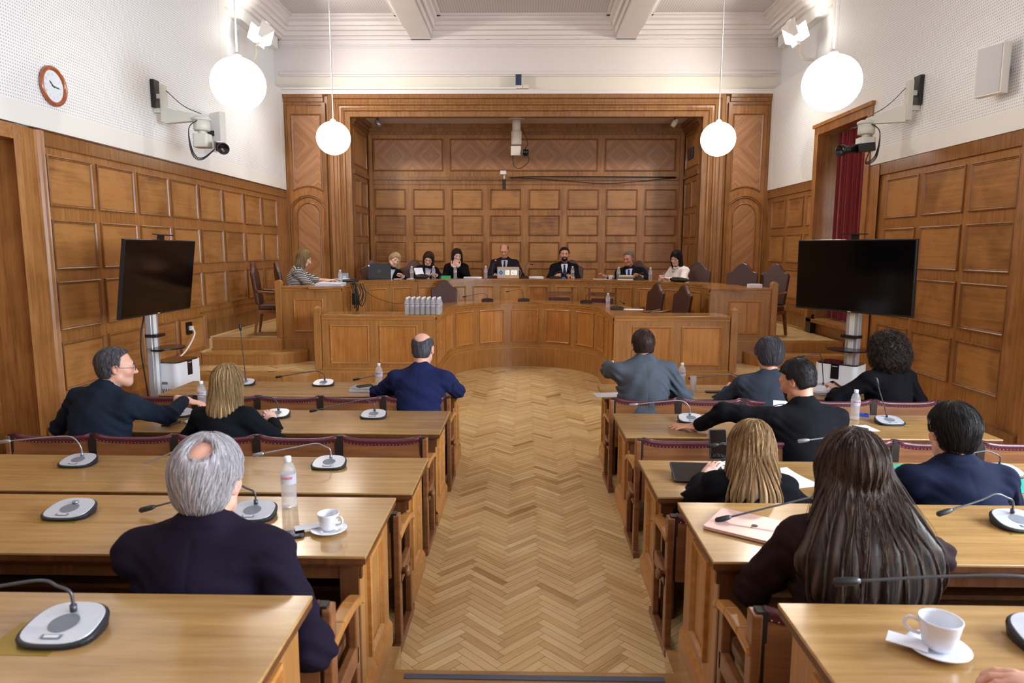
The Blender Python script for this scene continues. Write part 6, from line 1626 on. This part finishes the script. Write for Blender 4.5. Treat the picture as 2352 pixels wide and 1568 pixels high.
# ------------------------------------------------------------------ wall clock
t = thing('wall_clock', 'round wall clock with reddish wooden rim on the white left wall', 'clock', (-4.95, 7.33, 3.825), 0)
RT_ = Matrix(((0, 0, 1, 0), (1, 0, 0, 0), (0, 1, 0, 0), (0, 0, 0, 1)))   # local x -> +Y, local y -> Z, local z -> +X
RIM = wood('rim_wood', 'b8683c', '84401f', 'z', rough=.2, coat=.5)
b = MB(); b.lathe([(.165, 0), (.198, .004), (.205, .02), (.195, .035), (.175, .038), (.160, .026), (.158, .012)], 40, RT_, cap=False); b.build('rim', RIM, t)
b = MB(); b.lathe([(.16, .012), (.001, .012)], 32, RT_, cap=False); b.build('dial', plain('dial', 'dfe9f4', .3), t)
INK = plain('clock_ink', '2c3038', .5); PINK = plain('clock_numeral', 'b4bccb', .5)
for nm, ang, ln, wd_ in (('hour_hand', 50, .075, .007), ('minute_hand', -90 - 5, .105, .006)):
    a = math.radians(ang + 90); u = Vector((math.cos(a), math.sin(a))) ; v = Vector((-u.y, u.x))
    b = MB(); b.prism([tuple(-u * .02 + v * wd_ * .6), tuple(-u * .02 - v * wd_ * .6), tuple(u * ln * .7 - v * wd_), tuple(u * ln), tuple(u * ln * .7 + v * wd_)], .016, .018, RT_); b.build(nm, INK, t)
for h in range(1, 13):
    a = PI / 2 - h * PI / 6; tx = text('numeral', str(h), .036, RT_ @ Vector((.118 * math.cos(a), .118 * math.sin(a), .0125)), RT_.to_euler(), PINK, t, .0003)
# ------------------------------------------------------------------ broadcast cameras on brackets
PALE = plain('camera_paint', 'cdcfc8', .45); LENS = plain('lens_black', '101116', .25)
def bracket_camera(s, label, y0, ztop, zarm, yend, zpan, lens_dir, ext, off):
    t = thing('wall_camera', label, 'camera', (0, 0, 0)); x = s * 4.95
    X = lambda d: s * (4.95 - d)
    b = MB(); xs = sorted((X(.10), X(.16))); b.box(xs[0], xs[1], y0 - .05, y0 + .05, zarm - .02, ztop); xs = sorted((X(0), X(.1))); b.box(xs[0], xs[1], y0 - .04, y0 + .04, ztop - .18, ztop - .12); b.box(xs[0], xs[1], y0 - .04, y0 + .04, zarm + .1, zarm + .16); b.build('mounting_plate', PALE, t, bevel=.004)
    b = MB(); b.box(*sorted((X(-.001), X(.05))), y0 - .08, y0 + .06, ztop - .3, ztop + .06); b.build('wall_hole', M_BLK, t)
    xe = X(ext)
    b = MB(); A = Vector((X(.13), y0, zarm + .03)); E_ = Vector((xe, yend, zarm + .04)); u = (E_ - A); n_ = Vector((-u.y, u.x, 0)).normalized() * .045
    v = [A - n_ + Vector((0, 0, -.07)), A + n_ + Vector((0, 0, -.07)), A + n_ + Vector((0, 0, .14)), A - n_ + Vector((0, 0, .14)), E_ - n_ + Vector((0, 0, -.04)), E_ + n_ + Vector((0, 0, -.04)), E_ + n_ + Vector((0, 0, .03)), E_ - n_ + Vector((0, 0, .03))]
    b.add(v, [(0, 1, 2, 3), (7, 6, 5, 4), (0, 4, 5, 1), (1, 5, 6, 2), (2, 6, 7, 3), (3, 7, 4, 0)]); b.build('arm', PALE, t, bevel=.004)
    b = MB(); M = Matrix.Translation((xe, yend, 0)); b.lathe([(.115, zarm), (.12, zarm + .01), (.12, zarm + .03), (.08, zarm + .05)], 20, M); b.lathe([(.1, zpan + .13), (.11, zpan + .14), (.11, zarm), (.1, zarm)], 8, M); b.lathe([(.05, zpan + .08), (.05, zpan + .14)], 12, M); b.build('pan_head', PALE, t)
    b = MB(); b.rbox(xe - .1, xe + .1, yend - .09, yend + .09, zpan - .09, zpan + .09, .03); b.build('tilt_head', PALE, t, bevel=.01)
    D = Vector(lens_dir).normalized(); o = Vector((xe, yend, zpan - .05)) + D * .1 + D.cross(Vector((0, 0, 1))) * off
    q = D.to_track_quat('Y', 'Z').to_matrix().to_4x4(); M = Matrix.Translation(o) @ q
    b = MB(); b.box(-.06, .06, -.12, .13, -.05, .06, M); b.build('camera_body', LENS, t, bevel=.006)
    b = MB(); ML_ = M @ Matrix.Translation((0, .13, 0)) @ Matrix.Rotation(-PI / 2, 4, 'X'); b.lathe([(.045, 0), (.045, .1), (.055, .11), (.055, .15), (.07, .17), (.075, .24), (.068, .24), (.05, .2), (.001, .2)], 24, ML_); b.build('lens', LENS, t)
    b = MB(); b.box(-.04, .04, -.05, .05, .061, .065, M) ; b.build('label_plate', PAPER, t)
    for i in range(3):
        r = .1 + .03 * i; b = MB(); b.tube(curve([(xe, yend - .1, zarm), (xe + s * .12, yend - .12, zarm - .12), (xe + s * (.06 + r * .3), yend - .1, zpan - .1 - r * .5), (xe + s * .02, yend, zpan - .18 - r * .4), o + D * -.1], 6), .006, 6); b.build('cable', CBL, t)
    b = MB(); b.tube(curve([(X(.14), y0 + .02, ztop - .05), Vector((X(.14), y0, ztop - .05)).lerp(E_ + Vector((0, 0, .05)), .5) + Vector((0, 0, -.05)), E_ + Vector((0, 0, .05))], 8), .006, 5); b.build('safety_chain', M_STEM, t)
bracket_camera(-1, 'pan-tilt camera on a long bracket on the left wall beside the big globe', 9.35, 4.30, 3.84, 9.35, 3.58, (.5, -.84, -.2), .62, -.2)
bracket_camera(1, 'pan-tilt camera on a long bracket on the right wall by the curtain', 9.02, 4.26, 3.80, 9.4, 3.54, (-.95, -.2, -.12), .45, -.12)
# hanging camera in the alcove
t = thing('ceiling_camera', 'pale tube camera hanging from the alcove ceiling', 'camera', (-.2, 15.2, 0))
b = MB(); b.box(-.17, .17, -.1, .1, 4.92, 4.95); b.lathe([(.09, 4.66), (.09, 4.92)], 16, cap=True); b.lathe([(.11, 4.4), (.115, 4.62), (.11, 4.68)], 16); b.build('column', CREAM2, t)
b = MB(); b.rbox(-.12, .1, -.1, .1, 4.16, 4.36, .03); b.box(.08, .16, -.05, .05, 4.2, 4.26); b.build('pan_head', CREAM2, t, bevel=.01)
b = MB(); b.box(.14, .27, -.12, .12, 4.14, 4.28); b.lathe([(.05, 0), (.06, .12)], 16, Matrix.Translation((.2, -.12, 4.21)) @ Matrix.Rotation(PI / 2, 4, 'X')); b.build('camera_body', LENS, t)
for i in range(2): b = MB(); b.tube(curve([(.12, 0, 4.75), (.24, 0, 4.45), (.18, 0, 4.3)] if i else [(-.08, 0, 4.16), (-.05, -.02, 3.95), (.08, 0, 3.9), (.25, 0, 4.02), (.28, 0, 4.14)], 6), .008, 6); b.build('cable', CBL, t)
t = thing('security_camera', 'small white camera with dark hanging unit on the alcove rail', 'camera', (-.48, 15.8, 0))
b = MB(); b.rbox(-.09, .05, -.14, .02, 3.82, 3.9, .03); b.tube([(-.0, -.05, 3.82), (-.0, -.05, 3.72)], .018, 8); b.build('camera_head', WHITE, t)
b = MB(); b.box(-.04, .04, -.09, -.02, 3.5, 3.72); b.build('receiver', LENS, t)
t = thing('wall_sensor', 'small blue and grey device above the alcove frame', 'sensor', (-.15, 14.33, 5.36))
b = MB(); b.rbox(-.06, .06, -.07, .0, .06, .27, .02); b.build('display', plain('device_blue', '2c3c5e', .3), t); b = MB(); b.rbox(-.07, .07, -.05, .05, 0, .06, .02); b.box(.08, .2, -.04, .04, .0, .07); b.build('holder', CREAM2, t)
b = MB(); b.box(-5.0, -.2, 14.27, 14.31, 5.352, 5.385); struct(b.build('trim_cable_duct', WHITE))
b = MB(); b.tube(curve([(-.35, 15.82, 3.76), (.4, 15.84, 3.79), (3.4, 15.84, 3.78)], 8), .012, 6); b.tube(curve([(-.3, 15.82, 3.77), (.6, 15.84, 3.72), (1.9, 15.84, 3.64), (3.4, 15.84, 3.77)], 8), .008, 6); tag(b.build('wall_cable', CBL), 'black cable strung along the alcove rail, sagging at its right half', 'cable')
for s, l in ((-1, 'small spot lamp in the left upper corner of the alcove'), (1, 'small spot lamp in the right upper corner of the alcove')):
    t = thing('spot_lamp', l, 'lamp', (s * 3.2, 15.2, 4.86), 0, 'corner spot lamps'); b = MB(); b.lathe([(.05, -.1), (.06, 0), (.04, .07), (.01, .08)], 14, Matrix.Rotation(s * .6, 4, 'Y')); b.build('shade', WHITE if s > 0 else M_STEML, t); b = MB(); b.box(-.02, .02, -.02, .02, .05, .09); b.build('mount', LENS, t)
b = MB(); b.box(3.57, 3.598, 15.05, 15.5, 4.1, 4.34); b.mi = 1
for i in range(8): b.box(3.563, 3.572, 15.06 + i * .055, 15.10 + i * .055, 4.11, 4.33)
tag(b.build('air_vent', [LENS, M_STEM]), 'dark air grille in the right side wall of the alcove', 'vent')
# flat wall loudspeakers
def wall_speaker(s, label, y0, y1, z0, z1, tilt):
    t = thing('wall_speaker', label, 'loudspeaker', (s * 4.80, (y0 + y1) / 2, (z0 + z1) / 2), 0, 'flat wall loudspeakers')
    M = Matrix.Rotation(s * tilt, 4, 'Z'); h = (z1 - z0) / 2; w = (y1 - y0) / 2
    b = MB(); b.box(-.05, .05, -w, w, -h, h, M); b.build('cabinet', WHITE, t, bevel=.006)
    b = MB(); xs = sorted((-s * .052, -s * .056)); b.box(xs[0], xs[1], -w + .015, w - .015, -h + .015, h - .015, M); b.build('grille', plain('speaker_cloth', 'bfc2c6', .8, noise=.08, scale=300), t)
    b = MB(); b.box(*sorted((s * .03, s * .16)), -.03, .03, -.06, .02); b.build('bracket', LENS, t)
wall_speaker(-1, 'flat white loudspeaker tilted off the left wall beside the camera', 10.75, 11.05, 3.66, 4.24, -.95)
wall_speaker(1, 'flat white loudspeaker on the right wall near the top corner', 7.28, 7.58, 3.74, 4.24, .3)
# ------------------------------------------------------------------ screens on stands
def screen(label, c, yaw, pit, w, pole, shelf_dir, pz=.5):
    t = thing('display_screen', label, 'screen', (pole[0], pole[1], 0)); h = w / 1.745
    M = Matrix.Translation(Vector(c) - Vector((pole[0], pole[1], 0))) @ Matrix.Rotation(yaw, 4, 'Z') @ Matrix.Rotation(pit, 4, 'X')
    b = MB(); b.box(-w / 2, w / 2, -.012, .03, -h / 2, h / 2, M); b.build('bezel', plain('tv_bezel', '101115', .35), t, bevel=.006)
    b = MB(); b.box(-w / 2 + .014, w / 2 - .014, -.0135, -.012, -h / 2 + .022, h / 2 - .014, M); b.build('panel', plain('tv_panel', '050507', .1, spec=.3), t)
    b = MB(); b.box(-.02, .02, -.0145, -.0135, -h / 2 + .006, -h / 2 + .014, M); b.build('maker_mark', M_KEY, t)
    b = MB(); b.box(-.07, .07, .03, .12, -.2, .2, M); b.build('bracket', LENS, t)
    ALU = plain('brushed_aluminium', 'b4b8c0', .35, metal=.5)
    R_ = Matrix.Rotation(yaw, 4, 'Z'); b = MB(); b.rbox(-.075, .075, -.035, .035, .05, c[2] + .1, .01, M=R_); b.mi = 1; b.box(-.03, .03, -.038, -.035, .1, c[2], R_); b.build('column', [ALU, WHITE], t)
    b = MB(); b.rbox(-.09, .09, -.10, .04, 1.0 + .18, 1.035 + .18, .01, M=R_); b.build('clamp', LENS, t)
    b = MB(); b.prism([(-.1, -.02), (.1, -.02)] + [(.23 * math.cos(a), -.10 - .24 * math.sin(a)) for a in np.linspace(0, PI, 12)], 1.05, 1.065, R_ @ Matrix.Rotation(shelf_dir, 4, 'Z')); b.box(-.07, .07, -.12, .02, 1.02, 1.05, R_); b.build('shelf', LENS, t)
    b = MB(); b.rbox(-.35, .35, -.25, .25, 0, .05, .05, M=R_); b.build('foot', LENS, t)
    b = MB(); b.box(-.03, .03, .0, .05, h / 2, h / 2 + .05, M); b.box(-.13, .13, -.05, .05, h / 2 + .05, h / 2 + .06, M); b.build('camera_tray', LENS, t)
    b = MB(); b.tube(curve([Vector((0, .06, c[2] - .35)), Vector((-.1 , .08, 1.1)), Vector((-.06, .06, .5)), Vector((-.1, .05, .08))], 6), .008, 6, M=R_); b.build('cable', CBL, t)
screen('large dark screen on a stand by the left wall, turned sideways', (-4.0, 7.44, 1.84), 1.561, .137, 1.42, (-4.13, 7.44), 0)
screen('large dark screen on a stand by the right wall below the curtain', (3.6, 7.62, 1.87), -1.04, .0195, 1.40, (3.69, 7.68), .3)
# ------------------------------------------------------------------ air purifiers
def purifier(x, y, ang, label, grille_side):
    t = thing('air_purifier', label, 'air purifier', (x, y, 0), ang, 'white air purifiers'); w, d, h = .23, .17, .87
    b = MB(); b.rbox(-w, w, -d, d, 0.02, h, .06, 6); b.build('housing', plain('purifier_white', 'e2e6f0', .35), t)
    b = MB(); b.rbox(-w + .012, w - .012, -d + .012, d - .012, h + .0, h + .012, .055, 6); b.build('top_panel', plain('gloss_black', '0d0e12', .12, coat=.5), t)
    b = MB(); b.rbox(-.045, .045, -d - .004, -d + .02, h - .16, h + .013, .004); b.build('control_strip', plain('gloss_black2', '15171a', .2), t)
    b = MB(); b.box(-.03, .03, -d - .006, -d - .004, h - .02, h - .014); b.build('lettering', M_KEY, t)
    b = MB(); s = grille_side; xf = s * w
    for r in range(5):
        for i in range(11):
            yy = -.11 + i * .021; z0 = h - .36 - r * .085
            if r in (1,) and i in (5, 6): continue
            sl = .0 if r == 0 else .02 + .006 * r
            v = [(xf + s * .0015, yy - sl, z0), (xf + s * .0015, yy - sl + .009, z0), (xf + s * .0015, yy + .009, z0 + .07), (xf + s * .0015, yy, z0 + .07)]
            b.add(v, [(0, 1, 2, 3)])
    b.build('grille', LENS, t)
    b = MB(); b.box(*sorted((xf, xf + s * .002)), -.04, .03, h - .24, h - .21); b.build('rating_plate', M_SPK, t)
purifier(-4.03, 7.72, 1.45, 'white air purifier with black top beside the left screen stand', -1)
purifier(3.63, 7.8, -.78, 'white air purifier with black top beside the right screen stand', 1)
t = thing('wall_socket', 'black wall socket with a white plug and cord on the left wainscot', 'socket', (-4.985, 9.98, .98)); b = MB(); b.box(-.01, .02, -.07, .07, -.09, .09); b.build('plate', LENS, t)
b = MB(); b.box(.02, .06, -.03, .03, -.03, .03); b.tube(curve([(.06, 0, 0), (.1, -.05, -.1), (.12, -.4, -.3), (.3, -1.2, -.35), (.6, -1.8, -.2)], 8), .012, 8); b.build('plug_cord', WHITE, t)
b = MB(); b.box(4.9, 4.98, 11.75, 11.95, .745, 1.0); b.box(4.93, 4.97, 11.78, 11.8, .745, 1.06)
tag(b.build('cable_box', LENS), 'dark box of cables standing on the platform below the curtain window', 'box')
